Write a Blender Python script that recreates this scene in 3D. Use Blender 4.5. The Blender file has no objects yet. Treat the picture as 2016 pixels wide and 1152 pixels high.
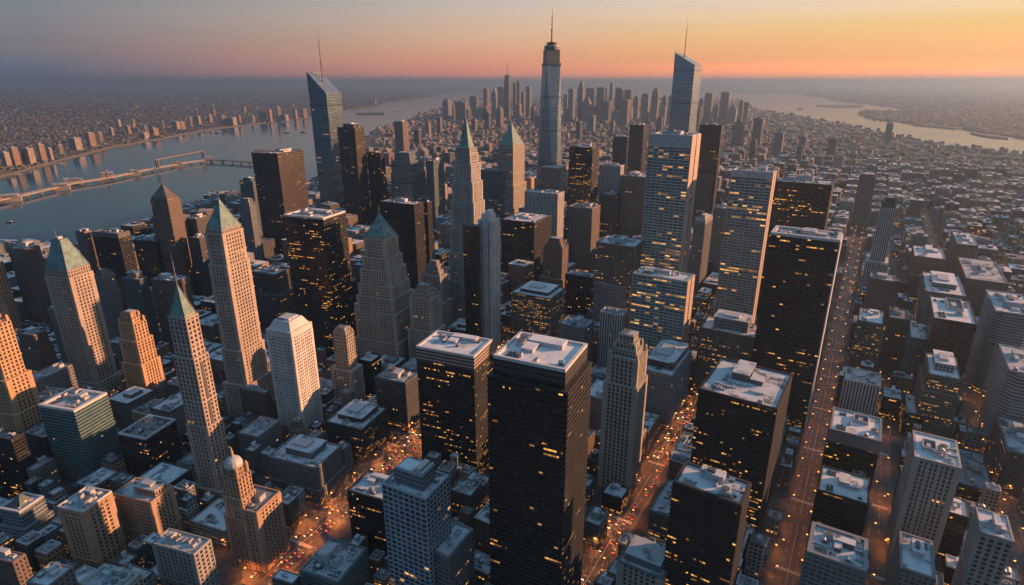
import bpy, math, random
from mathutils import Vector

R = math.radians
sc = bpy.context.scene
COL = sc.collection
random.seed(7)

# ------------------------------------------------------------------ camera
CAM_F = 1167.0; PITCH = R(19.5); CAM_H = 380.0; CX, CY = 1008.0, 576.0
cd = bpy.data.cameras.new("camera"); cam = bpy.data.objects.new("camera", cd); COL.objects.link(cam)
cam.location = (0, 0, CAM_H); cam.rotation_euler = (R(90) - PITCH, 0, 0)
cd.sensor_width = 36; cd.lens = 36 * CAM_F / 2016; cd.clip_start = 1; cd.clip_end = 400000
sc.camera = cam

# ------------------------------------------------------------------ light
SUN_AZ = R(80); SUN_EL = R(14)
sc.view_settings.view_transform = 'Standard'; sc.view_settings.look = 'None'
sc.view_settings.gamma = 1; sc.view_settings.exposure = 1.02
sd = bpy.data.lights.new("sun", 'SUN'); so = bpy.data.objects.new("sun", sd); COL.objects.link(so)
sd.energy = 5.0; sd.angle = R(0.6); sd.color = (1.0, 0.46, 0.22)
sdir = Vector((math.sin(SUN_AZ) * math.cos(SUN_EL), math.cos(SUN_AZ) * math.cos(SUN_EL), math.sin(SUN_EL)))
so.rotation_euler = sdir.to_track_quat('Z', 'Y').to_euler()

w = bpy.data.worlds.new("World"); sc.world = w; w.use_nodes = True
nt = w.node_tree; nt.nodes.clear()
def N(nt, t, **k):
    n = nt.nodes.new(t)
    for a, b in k.items(): setattr(n, a, b)
    return n
def ramp(nt, fac, stops, interp='LINEAR'):
    r = N(nt, 'ShaderNodeValToRGB'); r.color_ramp.interpolation = interp
    e = r.color_ramp.elements
    while len(e) < len(stops): e.new(0.5)
    for i, (p, c) in enumerate(stops):
        e[i].position = p; e[i].color = (*c, 1) if len(c) == 3 else c
    nt.links.new(fac, r.inputs[0]); return r.outputs[0]
def M(nt, op, a, b=None, c=None):
    n = N(nt, 'ShaderNodeMath', operation=op)
    for i, v in enumerate((a, b, c)):
        if v is None: continue
        if isinstance(v, (int, float)): n.inputs[i].default_value = v
        else: nt.links.new(v, n.inputs[i])
    return n.outputs[0]
def MIX(nt, f, a, b, mode='MIX'):
    n = N(nt, 'ShaderNodeMix', data_type='RGBA', blend_type=mode)
    for s, v in ((0, f), (6, a), (7, b)):
        if isinstance(v, (int, float)): n.inputs[s].default_value = v
        elif isinstance(v, tuple): n.inputs[s].default_value = (*v, 1)
        else: nt.links.new(v, n.inputs[s])
    return n.outputs[2]
def srgb(r, g, b):
    f = lambda v: (v / 255 / 12.92) if v / 255 < .04045 else ((v / 255 + .055) / 1.055) ** 2.4
    return (f(r), f(g), f(b))
tc = N(nt, 'ShaderNodeTexCoord'); sx = N(nt, 'ShaderNodeSeparateXYZ'); nt.links.new(tc.outputs['Generated'], sx.inputs[0])
zz = sx.outputs[2]
hor = M(nt, 'SQRT', M(nt, 'ADD', M(nt, 'MULTIPLY', sx.outputs[0], sx.outputs[0]), M(nt, 'MULTIPLY', sx.outputs[1], sx.outputs[1])))
cosd = M(nt, 'DIVIDE', M(nt, 'ADD', M(nt, 'MULTIPLY', sx.outputs[0], math.sin(R(60))), M(nt, 'MULTIPLY', sx.outputs[1], math.cos(R(60)))), M(nt, 'MAXIMUM', hor, .0001))
# elevation: 0..0.12 covers the strip in view, the rest is the dome above
ze = M(nt, 'ADD', M(nt, 'MULTIPLY', M(nt, 'MINIMUM', M(nt, 'MAXIMUM', zz, 0), .12), 5.0), M(nt, 'MULTIPLY', M(nt, 'MAXIMUM', M(nt, 'SUBTRACT', zz, .12), 0), .45))
# ze: .12 -> .6 ; 1 -> .996
ZEN = (.165, .36, .56)
back = ramp(nt, ze, [(0, (.10, .15, .21)), (.3, (.085, .15, .23)), (.6, (.075, .15, .24)), (.8, (.13, .26, .40)), (1, ZEN)])
far = ramp(nt, ze, [(0, (.07, .20, .36)), (.06, (.10, .16, .26)), (.2, srgb(124, 114, 124)), (.4, srgb(124, 124, 134)), (.6, srgb(104, 119, 130)), (.75, (.08, .14, .21)), (1, ZEN)])
mid = ramp(nt, ze, [(0, (2.6, .6, .24)), (.10, (1.25, .38, .19)), (.2, srgb(246, 170, 124)), (.36, srgb(230, 186, 150)), (.58, srgb(206, 190, 176)), (.75, (.14, .25, .36)), (1, ZEN)])
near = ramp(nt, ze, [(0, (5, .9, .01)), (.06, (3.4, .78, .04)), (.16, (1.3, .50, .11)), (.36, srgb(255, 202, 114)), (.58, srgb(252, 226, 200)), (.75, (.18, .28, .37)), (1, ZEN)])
fa = M(nt, 'MULTIPLY_ADD', cosd, 1 / .62, .12 / .62); fb = M(nt, 'MULTIPLY_ADD', cosd, 1 / .42, -.5 / .42)
mr1 = N(nt, 'ShaderNodeClamp'); nt.links.new(fa, mr1.inputs[0]); mr2 = N(nt, 'ShaderNodeClamp'); nt.links.new(fb, mr2.inputs[0])
kb = N(nt, 'ShaderNodeClamp'); nt.links.new(M(nt, 'MULTIPLY_ADD', sx.outputs[1], -2.5, 0.0), kb.inputs[0])
mr3 = N(nt, 'ShaderNodeClamp'); nt.links.new(M(nt, 'MAXIMUM', M(nt, 'MULTIPLY_ADD', cosd, -2.0, -.4), kb.outputs[0]), mr3.inputs[0])
ik = M(nt, 'SUBTRACT', 1.0, kb.outputs[0])
skyc = MIX(nt, M(nt, 'MULTIPLY', mr2.outputs[0], ik), MIX(nt, M(nt, 'MULTIPLY', mr1.outputs[0], ik), MIX(nt, mr3.outputs[0], far, back), mid), near)
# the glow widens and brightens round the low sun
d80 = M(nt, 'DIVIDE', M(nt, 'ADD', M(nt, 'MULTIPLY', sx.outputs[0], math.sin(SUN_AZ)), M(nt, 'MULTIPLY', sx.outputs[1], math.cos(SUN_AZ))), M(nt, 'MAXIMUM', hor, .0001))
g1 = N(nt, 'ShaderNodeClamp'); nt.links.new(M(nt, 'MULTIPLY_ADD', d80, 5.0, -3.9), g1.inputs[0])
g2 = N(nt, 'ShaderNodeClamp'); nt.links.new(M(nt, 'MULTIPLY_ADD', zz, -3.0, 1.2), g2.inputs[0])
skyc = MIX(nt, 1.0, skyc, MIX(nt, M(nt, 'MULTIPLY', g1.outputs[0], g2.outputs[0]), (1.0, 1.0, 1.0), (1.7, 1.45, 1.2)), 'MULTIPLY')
ns = N(nt, 'ShaderNodeTexNoise'); ns.inputs['Scale'].default_value = 2.0; ns.inputs['Detail'].default_value = 4
mp = N(nt, 'ShaderNodeMapping'); mp.inputs['Scale'].default_value = (1, 1, 14); nt.links.new(tc.outputs['Generated'], mp.inputs[0]); nt.links.new(mp.outputs[0], ns.inputs[0])
skyc = MIX(nt, 1.0, skyc, ramp(nt, ns.outputs[0], [(.3, (.95, .95, .96)), (.7, (1.05, 1.04, 1.03))]), 'MULTIPLY')
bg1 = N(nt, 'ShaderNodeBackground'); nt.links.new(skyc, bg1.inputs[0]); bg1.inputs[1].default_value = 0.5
sky = N(nt, 'ShaderNodeTexSky'); sky.sky_type = 'NISHITA'; sky.sun_disc = False; sky.sun_elevation = SUN_EL; sky.sun_rotation = SUN_AZ
bg2 = N(nt, 'ShaderNodeBackground'); nt.links.new(sky.outputs[0], bg2.inputs[0]); bg2.inputs[1].default_value = 0.005
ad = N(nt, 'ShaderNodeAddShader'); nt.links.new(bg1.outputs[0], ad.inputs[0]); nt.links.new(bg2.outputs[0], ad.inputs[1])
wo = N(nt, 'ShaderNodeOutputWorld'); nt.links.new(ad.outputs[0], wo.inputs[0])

cy = sc.cycles
cy.max_bounces = 5; cy.diffuse_bounces = 2; cy.glossy_bounces = 2; cy.volume_bounces = 1; cy.transmission_bounces = 2
cy.use_denoising = True; cy.sample_clamp_indirect = 3.0; cy.use_light_tree = True
try: cy.denoiser = 'OPENIMAGEDENOISE'
except Exception: pass

# ------------------------------------------------------------------ haze
def haze(density=7.5e-5):
    X, Y0, Y1, Z0, Z1 = 110000, -20000, 200000, -12.5, 640
    v = [(x, y, z) for x in (-X, X) for y in (Y0, Y1) for z in (Z0, Z1)]
    f = [(0, 1, 3, 2), (4, 6, 7, 5), (0, 4, 5, 1), (2, 3, 7, 6), (0, 2, 6, 4), (1, 5, 7, 3)]
    me = bpy.data.meshes.new("haze"); me.from_pydata(v, [], f); me.update()
    m = bpy.data.materials.new("haze_air"); m.use_nodes = True; t = m.node_tree; t.nodes.clear()
    pv = N(t, 'ShaderNodeVolumePrincipled'); pv.inputs['Density'].default_value = density
    pv.inputs['Color'].default_value = (.26, .40, .57, 1); pv.inputs['Anisotropy'].default_value = .5
    o = N(t, 'ShaderNodeOutputMaterial'); t.links.new(pv.outputs[0], o.inputs['Volume'])
    me.materials.append(m); ob = bpy.data.objects.new("haze", me); COL.objects.link(ob); ob['kind'] = 'stuff'
haze()

# ------------------------------------------------------------------ pixel <-> world, for laying the scene out
FW = Vector((0, math.cos(PITCH), -math.sin(PITCH))); UP = Vector((0, math.sin(PITCH), math.cos(PITCH))); RT = Vector((1, 0, 0))
def ray(x, y): return FW + (x - CX) / CAM_F * RT - (y - CY) / CAM_F * UP
def ground(x, y, z=0.0):
    r = ray(x, y); t = (z - CAM_H) / r.z; return Vector((r.x * t, r.y * t, z))
def proj(P):
    q = Vector((P[0], P[1], P[2] - CAM_H)); c = q.dot(FW)
    if c <= 1: return (-9e3, 9e3)
    return (CX + CAM_F * q.dot(RT) / c, CY - CAM_F * q.dot(UP) / c)
def roof_pt(F, by):
    r = ray(*F); lo, hi = 1.0, 60000.0
    for _ in range(50):
        m = (lo + hi) / 2; y = proj((r.x * m, r.y * m, 0))[1]
        if y > by: lo = m
        else: hi = m
    return Vector((r.x * lo, r.y * lo, CAM_H + r.z * lo))
def slide(P, e, x=None, y=None):
    q = P - Vector((0, 0, CAM_H))
    n = (RT - (x - CX) / CAM_F * FW) if x is not None else (UP + (y - CY) / CAM_F * FW)
    d = e.dot(n)
    return -q.dot(n) / d if abs(d) > 1e-9 else 30.0

# ------------------------------------------------------------------ materials
MATS = {}
def new_mat(name):
    m = bpy.data.materials.new(name); m.use_nodes = True; t = m.node_tree
    return m, t, t.nodes['Principled BSDF']
def plain(name, col, rough=.7, metal=0.0, var=.25, scale=.25, emit=None, estr=0):
    if name in MATS: return MATS[name]
    m, t, b = new_mat(name)
    b.inputs['Roughness'].default_value = rough; b.inputs['Metallic'].default_value = metal
    if var:
        tc = N(t, 'ShaderNodeTexCoord'); oi = N(t, 'ShaderNodeObjectInfo')
        ad = N(t, 'ShaderNodeVectorMath', operation='ADD'); t.links.new(tc.outputs['Object'], ad.inputs[0])
        cb = N(t, 'ShaderNodeCombineXYZ'); s = M(t, 'MULTIPLY', oi.outputs['Random'], 300.0)
        t.links.new(s, cb.inputs[0]); t.links.new(s, cb.inputs[1]); t.links.new(cb.outputs[0], ad.inputs[1])
        n = N(t, 'ShaderNodeTexNoise'); n.inputs['Scale'].default_value = scale; n.inputs['Detail'].default_value = 5; n.inputs['Roughness'].default_value = .65
        t.links.new(ad.outputs[0], n.inputs[0])
        lo = tuple(c * (1 - var) for c in col); hi = tuple(min(1, c * (1 + var)) for c in col)
        t.links.new(ramp(t, n.outputs[0], [(.3, lo), (.7, hi)]), b.inputs['Base Color'])
    else: b.inputs['Base Color'].default_value = (*col, 1)
    if emit: b.inputs['Emission Color'].default_value = (*emit, 1); b.inputs['Emission Strength'].default_value = estr
    MATS[name] = m; return m
def roofmat(name, light, dark, cover):
    """weathered roofing: pale membrane or old snow over a dark deck, with patches, seams and puddles"""
    if name in MATS: return MATS[name]
    m, t, b = new_mat(name); b.inputs['Roughness'].default_value = .75
    tc = N(t, 'ShaderNodeTexCoord'); oi = N(t, 'ShaderNodeObjectInfo')
    ad = N(t, 'ShaderNodeVectorMath', operation='ADD'); t.links.new(tc.outputs['Object'], ad.inputs[0])
    cb = N(t, 'ShaderNodeCombineXYZ'); s = M(t, 'MULTIPLY', oi.outputs['Random'], 500.0)
    for i in (0, 1): t.links.new(s, cb.inputs[i])
    t.links.new(cb.outputs[0], ad.inputs[1])
    n = N(t, 'ShaderNodeTexNoise'); n.inputs['Scale'].default_value = .11; n.inputs['Detail'].default_value = 7; n.inputs['Roughness'].default_value = .7
    n2 = N(t, 'ShaderNodeTexNoise'); n2.inputs['Scale'].default_value = .9; n2.inputs['Detail'].default_value = 4
    v = N(t, 'ShaderNodeTexVoronoi', feature='F1', distance='CHEBYCHEV'); v.inputs['Scale'].default_value = .085; v.inputs['Randomness'].default_value = .8
    for q in (n, n2, v): t.links.new(ad.outputs[0], q.inputs['Vector'])
    vs = N(t, 'ShaderNodeSeparateColor'); t.links.new(v.outputs['Color'], vs.inputs[0])
    a = M(t, 'ADD', M(t, 'MULTIPLY', n.outputs[0], 1.0), M(t, 'MULTIPLY', vs.outputs[0], .35))
    a = M(t, 'ADD', a, M(t, 'MULTIPLY', M(t, 'SUBTRACT', n2.outputs[0], .5), .25))
    mid = tuple((x * .62 + y * .38) for x, y in zip(light, dark))
    c = ramp(t, a, [(cover - .1, dark), (cover - .02, mid), (cover + .05, light), (min(1, cover + .35), tuple(min(1, x * 1.15) for x in light))])
    t.links.new(c, b.inputs['Base Color']); MATS[name] = m; return m
def facade(name, wall, glass, wx=.6, wy=.55, lit=.06, metal=0.0, grough=.18, wallr=.7, off=(0, 0), sill=0.0, ecol=((1, .28, .035), (1, .50, .12)), estr=.5, spec=.5, group=0.0):
    if name in MATS: return MATS[name]
    m, t, b = new_mat(name); L = t.links.new
    uv = N(t, 'ShaderNodeUVMap'); s = N(t, 'ShaderNodeSeparateXYZ'); L(uv.outputs[0], s.inputs[0])
    u, v = s.outputs[0], s.outputs[1]
    fu, fv = M(t, 'FRACT', u), M(t, 'FRACT', v); cu, cv = M(t, 'FLOOR', u), M(t, 'FLOOR', v)
    inx = M(t, 'LESS_THAN', M(t, 'ABSOLUTE', M(t, 'SUBTRACT', fu, .5)), wx / 2)
    iny = M(t, 'LESS_THAN', M(t, 'ABSOLUTE', M(t, 'SUBTRACT', fv, .5)), wy / 2)
    win = M(t, 'MULTIPLY', inx, iny)
    cb = N(t, 'ShaderNodeCombineXYZ'); L(cu, cb.inputs[0]); L(cv, cb.inputs[1])
    wn = N(t, 'ShaderNodeTexWhiteNoise', noise_dimensions='2D'); L(cb.outputs[0], wn.inputs[0])
    cb2 = N(t, 'ShaderNodeCombineXYZ'); L(M(t, 'MULTIPLY', u, .075), cb2.inputs[0]); L(M(t, 'MULTIPLY', cv, 3.37), cb2.inputs[1])
    rn = N(t, 'ShaderNodeTexNoise', noise_dimensions='2D'); rn.inputs['Scale'].default_value = 1; rn.inputs['Detail'].default_value = 1; L(cb2.outputs[0], rn.inputs[0])
    cb3 = N(t, 'ShaderNodeCombineXYZ'); L(M(t, 'MULTIPLY', u, .03), cb3.inputs[0]); L(M(t, 'MULTIPLY', v, .09), cb3.inputs[1])
    rg = N(t, 'ShaderNodeTexNoise', noise_dimensions='2D'); rg.inputs['Scale'].default_value = 1; rg.inputs['Detail'].default_value = 2; L(cb3.outputs[0], rg.inputs[0])
    sig = M(t, 'ADD', M(t, 'MULTIPLY', rn.outputs[0], .7), M(t, 'MULTIPLY', rg.outputs[0], .5))
    thr = .62 + .22 * (1 - min(1, lit * 3.2))
    low = M(t, 'LESS_THAN', M(t, 'ABSOLUTE', M(t, 'SUBTRACT', v, 1.2)), 1.2)      # shops at street level
    thrn = M(t, 'SUBTRACT', thr, M(t, 'MULTIPLY', low, .16))
    lt = M(t, 'MULTIPLY', M(t, 'GREATER_THAN', sig, thrn), M(t, 'GREATER_THAN', wn.outputs[0], .3))
    mech = M(t, 'LESS_THAN', M(t, 'ABSOLUTE', M(t, 'SUBTRACT', M(t, 'MODULO', cv, 23.0), 16.0)), .6)
    lt = M(t, 'MAXIMUM', lt, M(t, 'GREATER_THAN', wn.outputs[0], 1 - lit * .09))
    lt = M(t, 'MULTIPLY', lt, M(t, 'SUBTRACT', 1.0, mech))
    lt = M(t, 'MULTIPLY', lt, M(t, 'MULTIPLY', inx, M(t, 'LESS_THAN', M(t, 'ABSOLUTE', M(t, 'SUBTRACT', fv, .52)), wy * .3)))
    wc = N(t, 'ShaderNodeSeparateColor'); L(wn.outputs['Color'], wc.inputs[0])
    gl = MIX(t, wc.outputs[1], tuple(c * .55 for c in glass), tuple(min(1, c * 1.5) for c in glass))
    gl = MIX(t, M(t, 'MULTIPLY', M(t, 'GREATER_THAN', wc.outputs[2], .9), .35), gl, tuple(c * .5 + .1 for c in glass))
    tc = N(t, 'ShaderNodeTexCoord'); n = N(t, 'ShaderNodeTexNoise'); n.inputs['Scale'].default_value = .05; n.inputs['Detail'].default_value = 6; n.inputs['Roughness'].default_value = .7
    mp = N(t, 'ShaderNodeMapping'); mp.inputs['Scale'].default_value = (1, 1, .35); L(tc.outputs['Object'], mp.inputs[0]); L(mp.outputs[0], n.inputs[0])
    wl = ramp(t, n.outputs[0], [(.3, tuple(c * .78 for c in wall)), (.7, tuple(min(1, c * 1.15) for c in wall))])
    fl = N(t, 'ShaderNodeTexWhiteNoise', noise_dimensions='1D'); L(cv, fl.inputs['W'])
    wl = MIX(t, M(t, 'MULTIPLY', fl.outputs[0], .22), wl, tuple(c * .5 for c in wall))
    gl = MIX(t, M(t, 'MULTIPLY', mech, .8), gl, tuple(c * .35 for c in wall))
    L(MIX(t, win, wl, gl), b.inputs['Base Color'])
    L(M(t, 'MULTIPLY_ADD', win, grough - wallr, wallr), b.inputs['Roughness'])
    if metal: L(M(t, 'MULTIPLY', win, metal), b.inputs['Metallic'])
    b.inputs['Specular IOR Level'].default_value = spec
    ec = MIX(t, wc.outputs[0], ecol[0], ecol[1])
    L(ec, b.inputs['Emission Color'])
    es = M(t, 'MULTIPLY', lt, M(t, 'MULTIPLY_ADD', M(t, 'POWER', wc.outputs[1], 2.0), estr * 1.3, estr * .18))
    L(es, b.inputs['Emission Strength'])
    # tiny tilt of each pane so reflections break up
    bp = N(t, 'ShaderNodeBump'); bp.inputs['Strength'].default_value = .25; bp.inputs['Distance'].default_value = .3; L(win, bp.inputs['Height']); bp.invert = True
    L(bp.outputs[0], b.inputs['Normal'])
    MATS[name] = m; return m

# facade styles: (facade material args, relief wall colour)
ST = {
 'black':   dict(wall=(.017, .020, .023), glass=(.007, .009, .012), wx=.86, wy=.58, lit=.19, grough=.16),
 'black2':  dict(wall=(.035, .030, .029), glass=(.012, .012, .014), wx=.8, wy=.55, lit=.07, grough=.2),
 'coal':    dict(wall=(.02, .022, .026), glass=(.008, .010, .013), wx=.9, wy=.7, lit=.05, grough=.14),
 'slab':    dict(wall=(.018, .020, .023), glass=(.007, .008, .011), wx=.9, wy=.6, lit=.16, grough=.2),
 'teal':    dict(wall=(.10, .17, .185), glass=(.02, .055, .066), wx=.96, wy=.5, lit=.015, grough=.14, metal=.2),
 'teal2':   dict(wall=(.09, .13, .14), glass=(.03, .06, .07), wx=.8, wy=.6, lit=.05, grough=.2),
 'bluegl':  dict(wall=(.10, .14, .16), glass=(.13, .20, .25), wx=.94, wy=.84, lit=.03, grough=.16, metal=.75),
 'spiregl': dict(wall=(.16, .21, .24), glass=(.26, .34, .40), wx=.94, wy=.84, lit=.01, grough=.18, metal=.75),
 'greygl':  dict(wall=(.17, .20, .22), glass=(.05, .07, .085), wx=.8, wy=.55, lit=.05, grough=.25),
 'palegl':  dict(wall=(.34, .39, .40), glass=(.07, .11, .12), wx=.93, wy=.68, lit=.24, grough=.2),
 'blackq':  dict(wall=(.015, .018, .021), glass=(.006, .008, .011), wx=.9, wy=.6, lit=.14, grough=.2),
 'slabw':   dict(wall=(.46, .46, .46), glass=(.08, .09, .10), wx=.16, wy=1.0, lit=.0, grough=.3),
 'blueoff': dict(wall=(.28, .34, .38), glass=(.03, .06, .10), wx=.8, wy=.7, lit=.14, grough=.14, metal=.2),
 'white':   dict(wall=(.50, .49, .48), glass=(.03, .035, .04), wx=.62, wy=.52, lit=.004, grough=.3),
 'stone':   dict(wall=(.35, .295, .25), glass=(.02, .022, .026), wx=.52, wy=.64, lit=.02, grough=.35),
 'stone2':  dict(wall=(.33, .30, .26), glass=(.02, .022, .026), wx=.56, wy=.64, lit=.04, grough=.35),
 'stoneg':  dict(wall=(.30, .30, .29), glass=(.02, .024, .028), wx=.56, wy=.64, lit=.05, grough=.35),
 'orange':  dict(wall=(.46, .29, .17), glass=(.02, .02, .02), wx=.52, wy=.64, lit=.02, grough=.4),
 'brick':   dict(wall=(.38, .26, .18), glass=(.02, .021, .024), wx=.55, wy=.6, lit=.015, grough=.35),
 'brown':   dict(wall=(.15, .115, .10), glass=(.03, .03, .034), wx=.5, wy=.6, lit=.04, grough=.3),
 'grey':    dict(wall=(.18, .185, .19), glass=(.035, .04, .046), wx=.6, wy=.5, lit=.05, grough=.3),
 'dark':    dict(wall=(.07, .075, .08), glass=(.02, .022, .026), wx=.7, wy=.55, lit=.08, grough=.22),
 'ribw':    dict(wall=(.42, .43, .44), glass=(.03, .035, .04), wx=.46, wy=1.0, lit=.0, grough=.25),
 'ribb':    dict(wall=(.20, .165, .14), glass=(.03, .03, .035), wx=.5, wy=1.0, lit=.02, grough=.3),
 'band':    dict(wall=(.25, .29, .31), glass=(.03, .04, .048), wx=1.0, wy=.45, lit=.02, grough=.25),
 'yellow':  dict(wall=(.13, .12, .11), glass=(.03, .03, .03), wx=.75, wy=.5, lit=.24, grough=.25),
}
def fmat(s): return facade('facade_' + s, **ST[s])
def wallm(s): c = ST[s]['wall']; return plain('wall_' + s, c, .7, var=.18, scale=.06)
roofmat('roof_pale', (.47, .50, .54), (.10, .115, .13), .58)
roofmat('roof_white', (.54, .57, .60), (.15, .16, .18), .5)
roofmat('roof_mid', (.34, .38, .41), (.07, .08, .095), .6)
roofmat('roof_dark', (.16, .18, .2), (.035, .04, .05), .62)
plain('copper', (.10, .20, .20), .6, .0, .5, .16)
plain('bronze', (.12, .10, .085), .5, .2, .3, .2)
plain('rim', (.5, .51, .52), .6, 0, .15, .3)
plain('cap_grey', (.34, .38, .40), .6, 0, .2, .1)
plain('rim_dark', (.09, .095, .1), .6, 0, .2, .3)
plain('metal', (.28, .3, .32), .4, .7, .2, .5)
plain('steel_red', (.22, .08, .05), .5, .3, .2, .5)
plain('unit', (.42, .44, .46), .55, .2, .3, .6)
plain('unit_dark', (.09, .1, .11), .55, .1, .3, .6)
plain('wood_tank', (.16, .10, .07), .8, 0, .3, 1.5)
RM = {'p': 'roof_pale', 'w': 'roof_white', 'm': 'roof_mid', 'd': 'roof_dark'}

# ------------------------------------------------------------------ mesh building
class MB:
    def __init__(s): s.v = []; s.f = []; s.uv = []; s.mi = []
    def quad(s, p, uv=None, mi=0):
        i = len(s.v); s.v += p; n = len(p); s.f.append(tuple(range(i, i + n))); s.uv += (uv or [(0.5, 0.02)] * n); s.mi.append(mi)
    def frust(s, b, t, z0, z1, mi=0, bay=3.3, fl=3.8, top=True, bot=False, uo=(0, 0), tmi=None):
        """b, t: matching lists of (x, y) ring points, anticlockwise seen from above"""
        n = len(b)
        for i in range(n):
            j = (i + 1) % n
            L = math.dist(b[i], b[j]); k = max(1, round(L / bay)); z0f, z1f = z0 / fl, z1 / fl
            u0 = uo[0] + i * 61
            s.quad([(*b[i], z0), (*b[j], z0), (*t[j], z1), (*t[i], z1)], [(u0, z0f), (u0 + k, z0f), (u0 + k, z1f), (u0, z1f)], mi)
        if top: s.quad([(*p, z1) for p in t], None, mi if tmi is None else tmi)
        if bot: s.quad([(*p, z0) for p in reversed(b)], None, mi)
    def box(s, x0, x1, y0, y1, z0, z1, mi=0, **k):
        r = [(x0, y0), (x1, y0), (x1, y1), (x0, y1)]; s.frust(r, r, z0, z1, mi, **k)
    def cyl(s, x, y, r0, r1, z0, z1, n=10, mi=0):
        a = [(x + r0 * math.cos(2 * math.pi * i / n), y + r0 * math.sin(2 * math.pi * i / n)) for i in range(n)]
        b = [(x + r1 * math.cos(2 * math.pi * i / n), y + r1 * math.sin(2 * math.pi * i / n)) for i in range(n)]
        s.frust(a, b, z0, z1, mi, bay=2)
    def mesh(s, name, mats):
        me = bpy.data.meshes.new(name); me.from_pydata(s.v, [], s.f)
        for m in mats: me.materials.append(MATS[m] if isinstance(m, str) else m)
        ul = me.uv_layers.new(name='UVMap'); ul.data.foreach_set('uv', [c for p in s.uv for c in p])
        me.polygons.foreach_set('material_index', s.mi); me.update(); return me
    def build(s, name, mats, parent=None, loc=(0, 0, 0), kind=None):
        if not isinstance(mats, (list, tuple)): mats = [mats]
        o = bpy.data.objects.new(name, s.mesh(name, mats)); COL.objects.link(o)
        if parent: o.parent = parent
        o.location = loc
        if kind: o['kind'] = kind
        return o
def part(name, me, parent, loc=(0, 0, 0), rz=0):
    o = bpy.data.objects.new(name, me); COL.objects.link(o); o.parent = parent; o.location = loc; o.rotation_euler = (0, 0, rz); return o
def empty(name, loc, rz, label, cat, group=None):
    o = bpy.data.objects.new(name, None); COL.objects.link(o); o.location = loc; o.rotation_euler = (0, 0, rz); o.empty_display_size = 5
    o['label'] = label; o['category'] = cat
    if group: o['group'] = group
    return o
def rect(w, d, sx=1, sy=1, ox=0, oy=0, ch=0):
    a, b = w * sx / 2, d * sy / 2
    if not ch: return [(ox - a, oy - b), (ox + a, oy - b), (ox + a, oy + b), (ox - a, oy + b)]
    return [(ox - a + ch, oy - b), (ox + a - ch, oy - b), (ox + a, oy - b + ch), (ox + a, oy + b - ch), (ox + a - ch, oy + b), (ox - a + ch, oy + b), (ox - a, oy + b - ch), (ox - a, oy - b + ch)]

# shared small roof pieces
_mesh = {}
def unit_mesh(k):
    if k in _mesh: return _mesh[k]
    m = MB()
    if k == 'ac':
        m.box(-2, 2, -1.4, 1.4, .3, 2.4); m.cyl(-.9, 0, .75, .75, 2.4, 2.7, 8, 1); m.cyl(.9, 0, .75, .75, 2.4, 2.7, 8, 1)
        for x in (-1.7, 1.7):
            m.box(x - .15, x + .15, -1.3, 1.3, 0, .3, 1)
        r = m.mesh('air_handler', ['unit', 'unit_dark'])
    elif k == 'duct':
        m.box(-6, 6, -.6, .6, .5, 1.7); m.box(4.8, 6, -.6, 4, .5, 1.7)
        for x in (-5, 0, 5): m.box(x - .1, x + .1, -.5, .5, 0, .5, 1)
        r = m.mesh('vent_duct', ['unit', 'unit_dark'])
    elif k == 'hatch':
        m.box(-1.5, 1.5, -1.5, 1.5, 0, 2.3); m.frust(rect(3.5, 3.5), rect(.4, 3.5), 2.3, 3.4, 1); r = m.mesh('stair_bulkhead', ['unit_dark', 'unit'])
    elif k == 'tank':
        m.cyl(0, 0, 2.1, 2.1, 3, 6.6, 12, 0); m.cyl(0, 0, 2.3, .1, 6.6, 8.1, 12, 1)
        for x in (-1.3, 1.3):
            for y in (-1.3, 1.3): m.box(x - .15, x + .15, y - .15, y + .15, 0, 3, 1)
        r = m.mesh('water_tank', ['wood_tank', 'unit_dark'])
    elif k == 'cool':
        m.box(-3, 3, -3, 3, 0, 3.2, 0); m.cyl(0, 0, 2.3, 2.5, 3.2, 4, 14, 1); r = m.mesh('cooling_tower', ['unit', 'unit_dark'])
    _mesh[k] = r; return r
NM = dict(ac='air_handler', duct='vent_duct', hatch='stair_bulkhead', tank='water_tank', cool='cooling_tower')
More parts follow.
